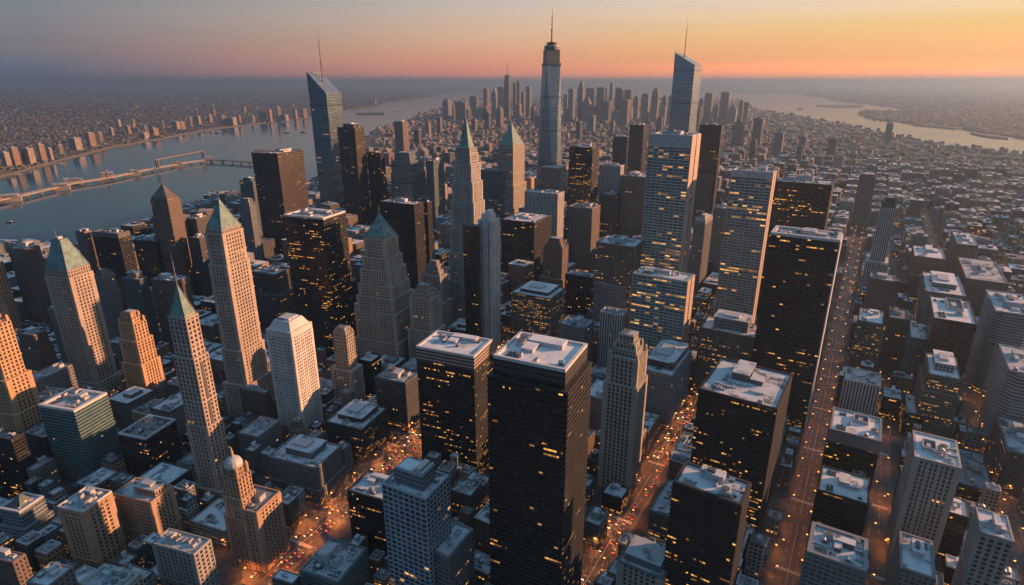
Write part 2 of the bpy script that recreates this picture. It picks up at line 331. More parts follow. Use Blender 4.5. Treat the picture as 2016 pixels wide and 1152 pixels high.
def roof_top(root, w, d, z, roof='p', rim='rim', lip=1.3, thick=.8, pent=.35, ph=5.0, clutter=3, rnd=random, ox=0, oy=0, pm='unit'):
    a, b = w / 2, d / 2; t = min(thick, w * .08)
    m = MB()
    m.box(ox - a, ox + a, oy - b, oy + b, z - .3, z + .12, 0); m.build('roof_deck', RM[roof], root)
    m = MB()
    e = .12
    m.box(ox - a - e, ox + a + e, oy - b - e, oy - b + t, z - .5, z + lip); m.box(ox - a - e, ox + a + e, oy + b - t, oy + b + e, z - .5, z + lip)
    m.box(ox - a - e, ox - a + t, oy - b + t, oy + b - t, z - .5, z + lip); m.box(ox + a - t, ox + a + e, oy - b + t, oy + b - t, z - .5, z + lip)
    m.build('parapet', rim, root)
    if pent:
        pw, pd = w * rnd.uniform(.8, 1.2) * pent, d * rnd.uniform(.8, 1.3) * pent
        px, py = ox + rnd.uniform(-.3, .3) * (w - pw - 4), oy + rnd.uniform(-.1, .45) * (d - pd - 4)
        m = MB(); kind_ = rnd.randrange(4)
        def hs(x0, x1, y0, y1, h_):
            m.box(x0, x1, y0, y1, z, z + h_, 0); m.box(x0 - .2, x1 + .2, y0 - .2, y1 + .2, z + h_, z + h_ + .4, 1)
        X0, X1, Y0, Y1 = px - pw / 2, px + pw / 2, py - pd / 2, py + pd / 2
        if kind_ == 0: hs(X0, X1, Y0, Y1, ph)
        elif kind_ == 1: hs(X0, X1 - pw * .45, Y0, Y1, ph); hs(X1 - pw * .4, X1, Y0, Y1 - pd * .4, ph * .6)
        elif kind_ == 2: hs(X0, X1, Y0 + pd * .55, Y1, ph * .9); hs(X0, X0 + pw * .35, Y0, Y0 + pd * .5, ph * .7)
        else:
            m.box(X0, X1, Y0, Y0 + .8, z, z + ph * .7, 0); m.box(X0, X1, Y1 - .8, Y1, z, z + ph * .7, 0); m.box(X0, X0 + .8, Y0 + .8, Y1 - .8, z, z + ph * .7, 0); m.box(X1 - .8, X1, Y0 + .8, Y1 - .8, z, z + ph * .7, 0)
            m.box(X0 + .8, X1 - .8, Y0 + .8, Y1 - .8, z, z + .6, 2); m.box(px - pw * .2, px + pw * .12, py - pd * .2, py + pd * .15, z + .6, z + ph * .5, 0)
        if clutter > 3 and kind_ == 0: m.box(px - pw * .25, px + pw * .1, py - pd * .3, py + pd * .2, z + ph + .4, z + ph + 2.2, 2)
        m.build('mechanical_penthouse', [pm, RM[roof], 'unit_dark'], root)
    if w > 20 and d > 14:
        for q_ in range(rnd.choice((1, 2, 2))):
            gw, gd = w * rnd.uniform(.14, .3), d * rnd.uniform(.12, .25); gx, gy = ox + rnd.choice((-.28, .26, 0)) * w, oy + rnd.choice((-.3, .3)) * d
            m = MB(); m.box(gx - gw / 2, gx + gw / 2, gy - gd / 2, gy + gd / 2, z, z + .45 + .05 * q_, 0)
            nx, ny = max(1, int(gw / 2.6)), max(1, int(gd / 2.6))
            for i_ in range(nx):
                for j_ in range(ny):
                    if rnd.random() < .75:
                        x_, y_ = gx - gw / 2 + (i_ + .5) * gw / nx, gy - gd / 2 + (j_ + .5) * gd / ny; m.box(x_ - .8, x_ + .8, y_ - .8, y_ + .8, z + .45, z + rnd.uniform(1.2, 2.2), 1)
            m.build('condenser_bank', [rnd.choice(['unit_dark', 'roof_dark', 'roof_mid']), rnd.choice(['unit', 'unit_dark'])], root)
    ks = ['ac', 'ac', 'duct', 'hatch', 'cool'] if w > 22 and d > 18 else ['ac', 'hatch', 'ac']
    for i in range(clutter):
        k = rnd.choice(ks); r = 3.5 if k != 'duct' else 7
        if w / 2 < r + 1.5 or d / 2 < r + 1.5: k = 'ac'; r = 3
        if w / 2 < r + 1 or d / 2 < r + 1: break
        x, y = ox + rnd.uniform(-1, 1) * (w / 2 - r - 1), oy + rnd.uniform(-1, 1) * (d / 2 - r - 1)
        if pent and abs(x - px) < pw / 2 + r * .8 and abs(y - py) < pd / 2 + r * .8:
            x = px + (pw / 2 + r + .5) * rnd.choice((-1, 1))
            if abs(x - ox) > w / 2 - r: continue
        part(NM[k], unit_mesh(k), root, (x, y, z), rnd.choice((0, math.pi / 2, math.pi)) if r < 5 else 0)

def relief(m, ring, z0, z1, kind, st, bay, fl, mi, dep=.38):
    """piers and spandrels standing proud of the glass on every side of a straight tier"""
    wx, wy = ST[st]['wx'], ST[st]['wy']; n = len(ring)
    for i in range(n):
        a, b = ring[i], ring[(i + 1) % n]; L = math.dist(a, b)
        if L < 3: continue
        k = max(1, round(L / bay)); ux, uy = (b[0] - a[0]) / L, (b[1] - a[1]) / L; nx, ny = uy, -ux
        if kind in ('grid', 'fins'):
            hw = (1 - wx) * L / k / 2
            cq = L / k * .85 if (st in ('stone', 'stone2', 'stoneg', 'orange', 'brick', 'white') and k > 5) else 0
            for j in range(k + 1):
                s0, s1 = max(0, j * L / k - hw), min(L, j * L / k + hw)
                if j == 0: s1 = max(s1, cq)
                if j == k: s0 = min(s0, L - cq)
                if cq and k > 8 and j in (k // 2 - 1, k // 2 + 1): s0, s1 = s0 - .5, s1 + .5
                p = lambda s, d: (a[0] + ux * s + nx * d, a[1] + uy * s + ny * d)
                q = [p(s0, dep), p(s1, dep)]; r0, r1 = p(s0, 0), p(s1, 0)
                m.quad([(*q[0], z0), (*q[1], z0), (*q[1], z1), (*q[0], z1)], None, mi)
                m.quad([(*r0, z0), (*q[0], z0), (*q[0], z1), (*r0, z1)], None, mi)
                m.quad([(*q[1], z0), (*r1, z0), (*r1, z1), (*q[1], z1)], None, mi)
        if kind in ('grid', 'bands'):
            hh = (1 - wy) * fl / 2; d2 = dep * (.6 if kind == 'grid' else 1)
            A = (a[0] + nx * d2, a[1] + ny * d2); B = (b[0] + nx * d2, b[1] + ny * d2)
            if kind == 'bands': A = (A[0] - ux * d2, A[1] - uy * d2); B = (B[0] + ux * d2, B[1] + uy * d2)
            for j in range(int(z0 / fl) + 1, int(z1 / fl) + 1):
                belt = st in ('stone', 'stone2', 'stoneg', 'orange', 'brick') and j % 11 == 5
                if belt:
                    A0, B0 = A, B; A = (a[0] + nx * (dep + .45) - ux * (dep + .45), a[1] + ny * (dep + .45) - uy * (dep + .45)); B = (b[0] + nx * (dep + .45) + ux * (dep + .45), b[1] + ny * (dep + .45) + uy * (dep + .45))
                l, h = max(z0, j * fl - hh), min(z1, j * fl + hh)
                if h <= l:
                    if belt: A, B = A0, B0
                    continue
                m.quad([(*A, l), (*B, l), (*B, h), (*A, h)], None, mi)
                m.quad([(*A, h), (*B, h), (*b, h), (*a, h)], None, mi)
                m.quad([(*a, l), (*b, l), (*B, l), (*A, l)], None, mi)
                if belt: A, B = A0, B0

FOOT = []      # footprints kept clear by the low buildings
LAND = []      # landmarks for wording
_sd = [100]
def tower(name, label, cat, F, l, by, st, r=None, d=None, b=None, w_=None, yaw=None, tiers=None, rel=None, roof='p', rim=None, lip=1.3, thick=.8,
          pent=.35, ph=5.0, clutter=3, crown=None, bay=3.3, fl=3.8, ref=None, group=None, pm='unit', ch=0, extra=None, cz=0):
    """F: roof corner where the front and right walls meet (pixels); l: x of the roof's left corner; r: x of its far right corner
       (or d metres deep, or b: y of the far corner); by: y where that corner's wall would reach the ground.
       tiers: [(height fraction, x scale, y scale, ox, oy)...] from the ground up, the last is the measured roof."""
    _sd[0] += 1; rnd = random.Random(_sd[0])
    P = roof_pt(F, by); h = P.z
    if yaw is None: yaw = (13 + max(0, F[0]) / 800 * 9) if F[0] < 800 else 22 + min(1, (F[0] - 800) / 500) * 9
    a = R(yaw); ex, ey = Vector((math.cos(a), -math.sin(a), 0)), Vector((math.sin(a), math.cos(a), 0))
    w = w_ or slide(P, -ex, x=l)
    dd = d or (slide(P, ey, y=b) if b is not None else slide(P, ey, x=r))
    if not (4 < w < 200): print('WIDTH?', label, w); w = 30
    if not (4 < dd < 160): print('DEPTH?', label, round(dd)); dd = 35
    c = P - ex * (w / 2) + ey * (dd / 2)
    if st in ('stone', 'stone2', 'orange') and bay == 3.3: bay, fl = 4.1, 4.2
    if st in ('black', 'black2', 'coal', 'slab', 'yellow', 'teal', 'dark', 'teal2') and bay == 3.3: bay, fl = 2.1, 3.4
    root = empty(name, (c.x, c.y, 0), -a, label, cat, group)
    tiers = tiers or [(1, 1, 1)]
    uo = (rnd.randrange(500) * 7, rnd.randrange(40) * 0)
    z0 = 0; fm = fmat(st); wm = wallm(st)
    big = max(t[1] for t in tiers), max(t[2] for t in tiers)
    FOOT.append((c.x, c.y, a, w * big[0], dd * big[1], label))
    for i, t in enumerate(tiers):
        fr, sx_, sy_ = t[:3]; ox, oy = (t[3], t[4]) if len(t) > 3 else (0, 0)
        z1 = h * fr; z1 = round(z1 / fl) * fl if rel and i < len(tiers) - 1 else z1
        ring = rect(w, dd, sx_, sy_, ox * w, oy * dd, ch)
        m = MB(); m.frust(ring, ring, z0, z1, 0, bay, fl, True, uo=uo, tmi=1)
        if rel: relief(m, ring, z0, z1, rel, st, bay, fl, 1)
        last = i == len(tiers) - 1
        m.build('walls' if len(tiers) == 1 else ('podium' if i == 0 else ('upper_shaft' if last else 'setback')), [fm, wm], root)
        if not last and sx_ * w > 10:
            q = MB(); e = .35
            for (x0, x1, y0, y1) in ((-.5, .5, -.5, -.5), (.5, .5, -.5, .5)): pass
            rr = rect(w, dd, sx_, sy_, ox * w, oy * dd, ch)
            ro = [(x + (e if x > ox * w else -e), y + (e if y > oy * dd else -e)) for x, y in rr]
            q.frust(ro, ro, z1 - 1.1, z1 + .5, 0); q.build('cornice', wm, root)
        z0 = z1
    sx_, sy_ = tiers[-1][1], tiers[-1][2]; ox, oy = (tiers[-1][3] * w, tiers[-1][4] * dd) if len(tiers[-1]) > 3 else (0, 0)
    if crown: crown(root, w * sx_, dd * sy_, h, rnd, st)
    else: roof_top(root, w * sx_, dd * sy_, h, roof, rim or wm, lip, thick, pent, ph, clutter, rnd, ox, oy, pm)
    if extra: extra(root, w, dd, h, rnd, st)
    if ref: LAND.append((proj((c.x, c.y, h * .7)), ref))
    print('T %-22s Y%5d h%4d w%4d d%4d' % (name[:22], c.y, h, w, dd))
    return root
# ------------------------------------------------------------------ crowns
def mast(root, x, y, z, H, r=.9, mat='metal', name='spire'):
    m = MB(); m.cyl(x, y, r, r * .75, z, z + H * .35, 8); m.cyl(x, y, r * .62, r * .5, z + H * .35, z + H * .7, 8); m.cyl(x, y, r * .36, r * .08, z + H * .7, z + H, 6)
    m.cyl(x, y, r * 1.5, r * 1.5, z + H * .33, z + H * .36, 8); m.cyl(x, y, r * 1.3, r * 1.3, z + H * .5, z + H * .515, 8); m.cyl(x, y, r * 1.1, r * 1.1, z + H * .66, z + H * .68, 8)
    return m.build(name, mat, root)
def pyramid(hp, mat='copper', sp=0, cut=0, dorm=True, belt=0, lean=None, bs=1.0):
    def f(root, w, d, h, rnd, st):
        z = h
        if belt:
            m = MB(); rr = rect(w, d, .94, .94); m.frust(rr, rr, z, z + belt, 0, 3.3, 3.8, tmi=1)
            m.build('attic', [fmat(st), wallm(st)], root); z += belt
        m = MB(); e = .5; rr = rect(w + 2 * e, d + 2 * e); m.frust(rr, rr, h - 1.2, h + .4, 0); m.build('cornice', wallm(st), root)
        b0 = rect(w, d, bs * .93, bs * .93); t0 = rect(w, d, max(cut, .02), max(cut, .02) if not lean else max(cut * lean, .02))
        md = [(x0 + (x1 - x0) * .46, y0 + (y1 - y0) * .46) for (x0, y0), (x1, y1) in zip(b0, t0)]
        m = MB(); m.frust(b0, md, z, z + hp * .42, 0, top=False); m.frust(md, t0, z + hp * .42, z + hp, 0)
        py = m.build('pyramid_roof', mat, root)
        # ribs along the hips and small dormers
        m = MB()
        for (x0, y0), (x1, y1) in zip(b0, t0):
            m.frust([(x0 - .3, y0 - .3), (x0 + .3, y0 - .3), (x0 + .3, y0 + .3), (x0 - .3, y0 + .3)], [(x1 - .15, y1 - .15), (x1 + .15, y1 - .15), (x1 + .15, y1 + .15), (x1 - .15, y1 + .15)], z, z + hp + .2, 0)
        m.build('hip_rib', mat, py)
        if dorm:
            for k in range(3):
                x = (k - 1) * w * .24
                m = MB(); m.box(x - .8, x + .8, -d * .44, -d * .3, z + .2, z + hp * .12); m.build('dormer', wallm(st), py)
                m = MB(); m.box(w * .3, w * .44, x * d / w - .8, x * d / w + .8, z + .2, z + hp * .12); m.build('dormer', wallm(st), py)
        if cut > .1:
            m = MB(); m.box(-w * cut * .4, w * cut * .1, -d * cut * .3, d * cut * .3, z + hp, z + hp + 2.5); m.build('roof_vent', 'unit', root)
        if sp: mast(root, 0 if cut < .1 else -w * cut * .45, 0, z + hp - .6, sp, max(.55, sp * .022), 'metal')
    return f
def wedge(up, mat_roof, spx=.1, sp=0, fin=4, bup=0):
    def f(root, w, d, h, rnd, st):
        a, b = w / 2, d / 2; m = MB()
        zl, zlb = h + up, h + up - bup
        V = lambda x, y, z: (x, y, z); k = max(1, round(w / 3.3)); kd = max(1, round(d / 3.3)); fl = 3.8
        m.quad([V(-a, -b, h), V(a, -b, h), V(-a, -b, zl)], [(0, h / fl), (k, h / fl), (0, zl / fl)])
        m.quad([V(a, b, h), V(-a, b, h), V(-a, b, zlb)], [(61, h / fl), (61 + k, h / fl), (61 + k, zlb / fl)])
        m.quad([V(-a, b, h), V(-a, -b, h), V(-a, -b, zl), V(-a, b, zlb)], [(99, h / fl), (99 + kd, h / fl), (99 + kd, zl / fl), (99, zlb / fl)])
        m.build('crown', [fmat(st)], root)
        m = MB(); m.quad([V(a, -b, h + .05), V(a, b, h + .05), V(-a, b, zlb + .05), V(-a, -b, zl + .05)], [(0, 0), (kd, 0), (kd, k), (0, k)])
        m.build('sloping_roof', [fmat(mat_roof)], root)
        m = MB(); m.box(-a - .3, -a + .8, -b - .3, b + .3, h, min(zl, zlb) + fin); m.build('roof_fin', wallm(st), root)
        if sp:
            x = (-.5 + spx) * w; z = h + up * (1 - spx); mast(root, x, 0, z - 3, sp, 1.6, 'steel_red', 'antenna')
            m = MB(); m.cyl(x, 0, 3, 2.4, z - 3, z + 2.2, 10); m.build('antenna_base', 'unit_dark', root)
    return f
def stepped(n=3, k=.72, hh=6, roof='m', sp=0, mat=None):
    def f(root, w, d, h, rnd, st):
        z = h
        for i in range(n):
            s = k ** (i + 1); hs = hh * (.8 + .4 * rnd.random()); m = MB(); rr = rect(w, d, s, s)
            m.frust(rr, rr, z, z + hs, 0, 3.3, 3.8, tmi=1); m.build('crown_step', [fmat(mat or st), wallm(mat or st)], root)
            if i < 2:
                m = MB()
                for x in (-1, 1):
                    for y in (-1, 1):
                        q = rect(2.4, 2.4, 1, 1, x * (w * (k ** i) / 2 - 1.6), y * (d * (k ** i) / 2 - 1.6)); t = [(px * .2 + x * (w * (k ** i) / 2 - 1.6) * .8, py * .2 + y * (d * (k ** i) / 2 - 1.6) * .8) for px, py in q]
                        m = MB(); m.frust(q, q, z, z + hs * .6, 0); m.frust(q, t, z + hs * .6, z + hs * .95, 0); m.build('corner_turret', wallm(mat or st), root)
            z += hs
        m = MB(); m.box(-w * s * .4, w * s * .4, -d * s * .4, d * s * .4, z, z + .4); m.build('roof_deck', RM[roof], root)
        if sp: mast(root, 0, 0, z, sp, max(.5, sp * .02))
    return f
def mansard(hh=9, s=.62, mat='stone'):
    def f(root, w, d, h, rnd, st):
        m = MB(); rr = rect(w, d); tt = rect(w, d, s, s); m.box(-w / 2, w / 2, -d / 2, d / 2, h, h + 7, 0)
        m.frust(rect(w, d, .88, .88), tt, h + 7, h + 7 + hh, 0); m.build('sloped_crown', wallm(st), root)
        m = MB(); m.frust(rect(w, d, s * .75, s * .75), rect(w, d, s * .7, s * .7), h + 7 + hh, h + 9 + hh, 0); m.build('roof_deck', 'roof_mid', root)
    return f
def deckbox(k=.62, hh=9, rim='rim', roof='p', stb=None, side=0):
    """a set-back penthouse storey carrying the roof plant"""
    def f(root, w, d, h, rnd, st):
        roof_top(root, w, d, h, roof, wallm(st), 1.3, 1.2, 0, 0, 2, rnd)
        s = stb or st; m = MB(); rr = rect(w, d, k, k, side * w, .06 * d); m.frust(rr, rr, h, h + hh, 0, 3.3, 3.8, tmi=1); m.build('penthouse_storey', [fmat(s), wallm(s)], root)
        q = MB(); q.box(-w * k / 2 - .8 + side * w, w * k / 2 + .8 + side * w, -d * k / 2 - .8 + .06 * d, d * k / 2 + .8 + .06 * d, h + hh, h + hh + .7); q.build('penthouse_roof', [RM[roof]], root)
        q = MB(); q.box(-w * k * .3 + side * w, w * k * .2 + side * w, -d * k * .2, d * k * .3, h + hh + .7, h + hh + 3); q.build('mechanical_penthouse', 'unit', root)
    return f
def rimtop(hh, rim='cap_grey', rk=.0, roof='p', lip=1.5, clutter=5, pent=.3):
    """tall blank cap storey above the offices"""
    def f(root, w, d, h, rnd, st):
        m = MB(); m.box(-w / 2 - .3, w / 2 + .3, -d / 2 - .3, d / 2 + .3, h - hh, h - .6, 0, top=False); m.build('blank_cap', rim, root)
        roof_top(root, w, d, h, roof, rim, lip, 1.8, pent, 5, clutter, rnd)
    return f

# ------------------------------------------------------------------ the named towers, left to right and front to back
T = tower
# --- left edge
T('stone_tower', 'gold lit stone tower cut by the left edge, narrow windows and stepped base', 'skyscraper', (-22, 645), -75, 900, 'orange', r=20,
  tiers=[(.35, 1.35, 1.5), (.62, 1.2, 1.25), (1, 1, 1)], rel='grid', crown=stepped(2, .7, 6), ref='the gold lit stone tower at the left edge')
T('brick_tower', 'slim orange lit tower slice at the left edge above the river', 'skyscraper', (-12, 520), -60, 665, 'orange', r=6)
T('brick_tower', 'dark sided tower with orange lit right wall and ragged roof plant', 'skyscraper', (50, 492), 15, 650, 'brown', r=78, rel='grid', pent=.5, ph=9, clutter=5, ref='the dark sided tower with ragged roof plant')
def t4(root, w, d, h, rnd, st):
    pyramid(34, 'copper', 15, .3, False, 9, 1.0)(root, w, d, h, rnd, st)
T('copper_topped_tower', 'broad tower with blunt green pyramid top, thin mast and glowing right wall', 'skyscraper', (136, 548), 88, 790, 'stone', r=182, rel='grid',
  tiers=[(.16, 1.12, 1.12), (1, 1, 1)], crown=t4, ref='the blunt green pyramid tower')
T('office_tower', 'narrow dark tower half hidden behind the blunt green pyramid tower', 'skyscraper', (166, 458), 148, 640, 'brown', r=180, pent=.6, ph=4)
T('office_tower', 'dark tower with chamfered top and lit brown right wall near the river', 'skyscraper', (232, 462), 180, 650, 'coal', r=255, crown=rimtop(6, 'rim_dark', roof='m'), ref='the chamfered dark tower near the river')
T('office_block', 'low black block with littered roof between chamfered tower and bronze pyramid tower', 'office block', (305, 477), 262, 600, 'coal', r=320, roof='m', clutter=4)
T('stone_tower', 'brown stone tower with bronze pyramid top standing against the river', 'skyscraper', (330, 398), 295, 600, 'brown', r=356, rel='grid',
  tiers=[(.3, 1.25, 1.3), (.85, 1.1, 1.12), (1, .96, .96)], crown=pyramid(22, 'bronze', 7, .04, True, 5), ref='the bronze pyramid tower by the river')
T('apartment_tower', 'pale stepped apartment tower squeezed behind the blunt green pyramid tower', 'skyscraper', (204, 548), 186, 690, 'grey', r=226, crown=stepped(2, .75, 5), tiers=[(.8, 1.1, 1.1), (1, 1, 1)])
T('office_tower', 'grey tower with small orange lit penthouse right of the green pyramid tower', 'skyscraper', (272, 552), 240, 700, 'teal2', r=290, rel='grid', crown=deckbox(.6, 8, stb='stone'))
T('office_tower', 'brown tower with round roof plant left of the tallest green pyramid tower', 'skyscraper', (344, 556), 296, 700, 'brown', r=372, pent=.4, clutter=5)
T('apartment_tower', 'grey shaded tower just right of the bronze pyramid tower', 'skyscraper', (386, 432), 362, 590, 'dark', r=412)
T('office_block', 'dark low block with pale roof edge behind the tallest green pyramid tower', 'office block', (392, 470), 372, 600, 'dark', r=408)
T('copper_topped_tower', 'tallest cream stone tower with sharp green pyramid, right wall glowing orange', 'skyscraper', (437, 462), 403, 830, 'stone', r=478, rel='grid',
  tiers=[(.22, 1.5, 1.45), (.40, 1.22, 1.22), (.84, 1.1, 1.1), (1, 1, 1)], crown=pyramid(30, 'copper', 6, .03, True, 4), ref='the tallest green pyramid tower')
def t10(root, w, d, h, rnd, st):
    pyramid(27, 'copper', 30, .03, True, 0)(root, w, d, h, rnd, st)
def t10x(root, w, d, h, rnd, st):
    m = MB(); a = w * .60
    m.box(a - .2, a + .8, -d * .2, d * .02, h * .2, h * .78, 0); m.build('window_recess', 'unit_dark', root)
T('copper_topped_tower', 'cream stone tower with green pyramid and long silver spire, front left', 'skyscraper', (365, 628), 331, 998, 'stone', r=389, rel='grid',
  tiers=[(.12, 1.75, 1.7), (.45, 1.32, 1.32), (.8, 1.2, 1.2), (1, 1, 1)], crown=t10, extra=t10x, ref='the silver spired green pyramid tower')
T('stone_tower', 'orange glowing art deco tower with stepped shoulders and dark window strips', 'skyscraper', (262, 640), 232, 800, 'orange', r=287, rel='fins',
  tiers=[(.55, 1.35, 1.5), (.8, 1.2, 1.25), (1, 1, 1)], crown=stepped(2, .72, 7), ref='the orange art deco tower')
T('apartment_tower', 'dull brown stepped tower right of the gold lit edge tower', 'skyscraper', (66, 662), 36, 800, 'brown', r=92, rel='grid', tiers=[(.8, 1.15, 1.2), (1, 1, 1)], pent=.5)
T('apartment_tower', 'thin grey tower with rounded penthouse left of the blunt green pyramid tower', 'skyscraper', (110, 612), 94, 760, 'grey', r=124, pent=.6, ph=6)
T('office_block', 'grey slab block behind the teal banded box', 'office block', (52, 762), 22, 870, 'grey', r=142, rel='grid', roof='m')
T('office_block', 'teal edged block touching the back of the teal banded box', 'office block', (98, 792), 40, 880, 'teal2', r=146, roof='m', pent=.3)
T('glass_office_tower', 'teal glass box with banded walls and sunken roof terrace', 'office block', (146, 812), 76, 958, 'teal', r=211, rel='bands', thick=3.2, lip=2.2, pent=.22, clutter=5, roof='m', rim='rim', ref='the teal banded glass box')
T('office_tower', 'black block with scattered lights running off the left edge', 'office block', (22, 868), -70, 985, 'slab', r=48, roof='d', ref='the black block at the left edge')
T('office_block', 'small grey stone block below the teal banded glass box', 'office block', (68, 928), 52, 985, 'grey', r=106, rel='grid', roof='m')
def gem(root, w, d, h, rnd, st):
    roof_top(root, w, d, h, 'm', 'rim', 1.2, 2.2, 0, 0, 2, rnd)
    m = MB(); m.frust(rect(w, d, .6, .6), rect(w, d, .12, .1), h, h + 9, 0, 3, 3); m.build('glass_skylight', fmat('teal2'), root)
T('pavilion_building', 'squat building with faceted glass skylight roof, lower left', 'office block', (38, 1010), -2, 1075, 'greygl', r=86, rel='bands', crown=gem, tiers=[(.55, 1.25, 1.2), (1, 1, 1)], ref='the skylight roofed building')
T('brick_office_block', 'tan brick block with roof terrace, upper right wall sunlit', 'office block', (163, 1010), 113, 1142, 'brick', r=220, rel='grid', roof='m', rim='rim', pent=.3, clutter=6, bay=4.2, ref='the tan brick block with sunlit upper wall')
T('brick_office_block', 'brick block with golden gridded right wall and colonnaded penthouse', 'office block', (297, 992), 222, 1090, 'brick', r=341, rel='grid', bay=3.8, crown=deckbox(.5, 7, stb='brick', side=.2, roof='m'), ref='the golden gridded brick block')
T('brick_office_block', 'grey brick block with blue roof and large round vent, bottom left', 'office block', (382, 1094), 299, 1195, 'stoneg', r=415, rel='grid', roof='m', pent=.25, clutter=6, bay=4, ref='the round vented grey block')
T('brick_office_block', 'grey block with sunken roof court at the bottom edge, second from left corner', 'office block', (232, 1172), 158, 1310, 'stoneg', r=278, rel='grid', roof='m', thick=2.5, bay=4)
T('brick_office_block', 'worn grey block with bright roof scraps at the bottom left edge', 'office block', (94, 1158), 52, 1280, 'grey', r=143, rel='grid', roof='p', bay=4)
T('brick_office_block', 'brown walled block with rosy roof in the bottom left corner', 'office block', (26, 1110), -60, 1230, 'brown', r=50, rel='grid', roof='m')
T('office_complex', 'dark low complex with loading roofs left of the silver spired tower', 'office block', (286, 866), 232, 960, 'slab', r=346, roof='d', pent=.35, clutter=6, rim='unit', thick=2)

# --- the domed church-like building
def domed(root, w, d, h, rnd, st):
    roof_top(root, w, d, h, 'd', 'rim_dark', 1.2, 1, .2, 3, 3, rnd, oy=.1)
T('stone_hall', 'broad brown stone block with gridded right wall attached below the domed bell tower', 'office block', (505, 1012), 452, 1128, 'brick', r=552, rel='grid', bay=3.8, roof='d', rim='wall_brick' if 'wall_brick' in MATS else 'rim_dark', pent=.2, ref='the brown stone hall')
def dome_crown(root, w, d, h, rnd, st):
    z = h; m = MB()
    for x in (-1, 1):
        for y in (-1, 1):
            m = MB(); m.cyl(x * w * .4, y * d * .4, 1.6, 1.5, z, z + 7, 8); m.cyl(x * w * .4, y * d * .4, 1.7, .1, z + 7, z + 10, 8); m.build('corner_turret', wallm(st), root)
    m = MB(); n = 14; r = w * .42; m.cyl(0, 0, r, r, z, z + 8, n); m.build('drum', [fmat(st)], root)
    m = MB(); pr = [(1, 0), (.96, .3), (.82, .62), (.6, .86), (.3, 1.02), (.12, 1.08)]
    for (a, b), (c, e) in zip(pr, pr[1:]): m.cyl(0, 0, r * a, r * c, z + 8 + r * b, z + 8 + r * e, n)
    m.build('dome', 'unit', root)
    m = MB(); m.cyl(0, 0, 1.3, 1.2, z + 8 + r, z + 12 + r, 8); m.cyl(0, 0, 1.3, .05, z + 12 + r, z + 17 + r, 8); m.build('lantern', wallm(st), root)
T('bell_tower', 'stepped brown stone tower with grey dome, its right side lit orange', 'tower', (468, 945), 434, 1118, 'brick', r=492, rel='fins', tiers=[(.55, 1.3, 1.25), (.8, 1.12, 1.1), (1, 1, 1)], crown=dome_crown, ref='the domed stone tower')

# --- left centre
T('office_tower', 'black tower with small rooftop boxes left of the slanted blue glass tower', 'skyscraper', (546, 304), 495, 535, 'black2', r=596, roof='d', clutter=6, rel='bands', ref='the black tower left of the blue glass tower')
T('glass_tower', 'slanted blue glass tower with orange lit sloping crown and red mast', 'skyscraper', (642, 184), 608, 452, 'bluegl', r=672, crown=wedge(52, 'spiregl', .42, 135, 5, 4), ref='the slanted blue glass tower')
T('office_tower', 'dark tower with brown lit right wall touching the slanted blue tower', 'skyscraper', (698, 253), 664, 485, 'black2', r=717, crown=deckbox(.6, 8, roof='p'), ref='the dark tower touching the blue glass tower')
T('office_tower', 'plain black slab right of the dark tower by the river', 'skyscraper', (748, 302), 722, 480, 'coal', r=757, roof='m')
T('office_tower', 'pink topped grey glass tower with stepped shoulders, mid left', 'skyscraper', (808, 318), 770, 480, 'spiregl', r=834, crown=stepped(2, .8, 9), tiers=[(.85, 1.08, 1.08), (1, 1, 1)], ref='the pink topped grey glass tower')
T('office_tower', 'slim grey tower right of the pink topped grey tower', 'skyscraper', (853, 318), 838, 480, 'teal2', r=874, roof='m')
T('office_tower', 'small far tower with orange lit corner before the upper river', 'skyscraper', (792, 240), 776, 330, 'brown', r=803, pent=.5)
T('office_tower', 'black box tower with littered sunken roof, right wall faint brown', 'skyscraper', (636, 432), 558, 715, 'black', r=680, rel='bands', roof='m', thick=2.4, lip=2, rim='rim', clutter=7, pent=.45, ph=4, ref='the black box tower with sunken roof')
T('office_tower', 'dark tower with pale roof behind the tiered green pyramid tower', 'skyscraper', (815, 404), 748, 610, 'coal', r=833, yaw=24, roof='p', rel='bands', clutter=5, ref='the dark tower behind the tiered pyramid tower')
T('office_tower', 'narrow dark shaft attached to the dark tower behind the pyramid', 'skyscraper', (841, 400), 834, 590, 'coal', r=850)
T('copper_topped_tower', 'wedding cake stone tower with sharp green pyramid, tiers widening downwards', 'skyscraper', (757, 474), 716, 715, 'stone2', r=783, rel='grid',
  tiers=[(.22, 2.2, 1.9), (.44, 2.0, 1.75), (.56, 1.8, 1.6), (.66, 1.62, 1.45), (.76, 1.42, 1.32), (.87, 1.22, 1.16), (1, 1, 1)], crown=pyramid(30, 'copper', 12, .02, True, 3), ref='the tiered green pyramid tower')
T('office_block', 'dark grey stepped block left of the black box tower', 'office block', (542, 542), 490, 665, 'dark', r=569, roof='p', pent=.4, clutter=4, tiers=[(.7, 1.25, 1.3), (1, 1, 1)])
T('office_tower', 'pale blue ribbed tower with scalloped top in front of the river', 'skyscraper', (491, 404), 470, 560, 'greygl', r=503, rel='fins', tiers=[(1, 1, 1)], crown=stepped(2, .8, 5))
T('glass_office_tower', 'short teal glass tower left of the black riverside tower', 'skyscraper', (497, 358), 471, 500, 'teal2', r=506, crown=deckbox(.6, 7))
T('white_tower', 'white gridded tower with peach lit sloping crown', 'skyscraper', (574, 668), 524, 866, 'white', r=615, rel='grid', crown=mansard(9, .6), ref='the white gridded tower')
T('stone_tower', 'small cream deco tower right of the white gridded tower', 'skyscraper', (681, 660), 655, 808, 'stone2', r=696, rel='grid', tiers=[(.55, 1.6, 1.5), (1, 1, 1)], crown=stepped(2, .8, 4, 'd'), ref='the small cream deco tower')
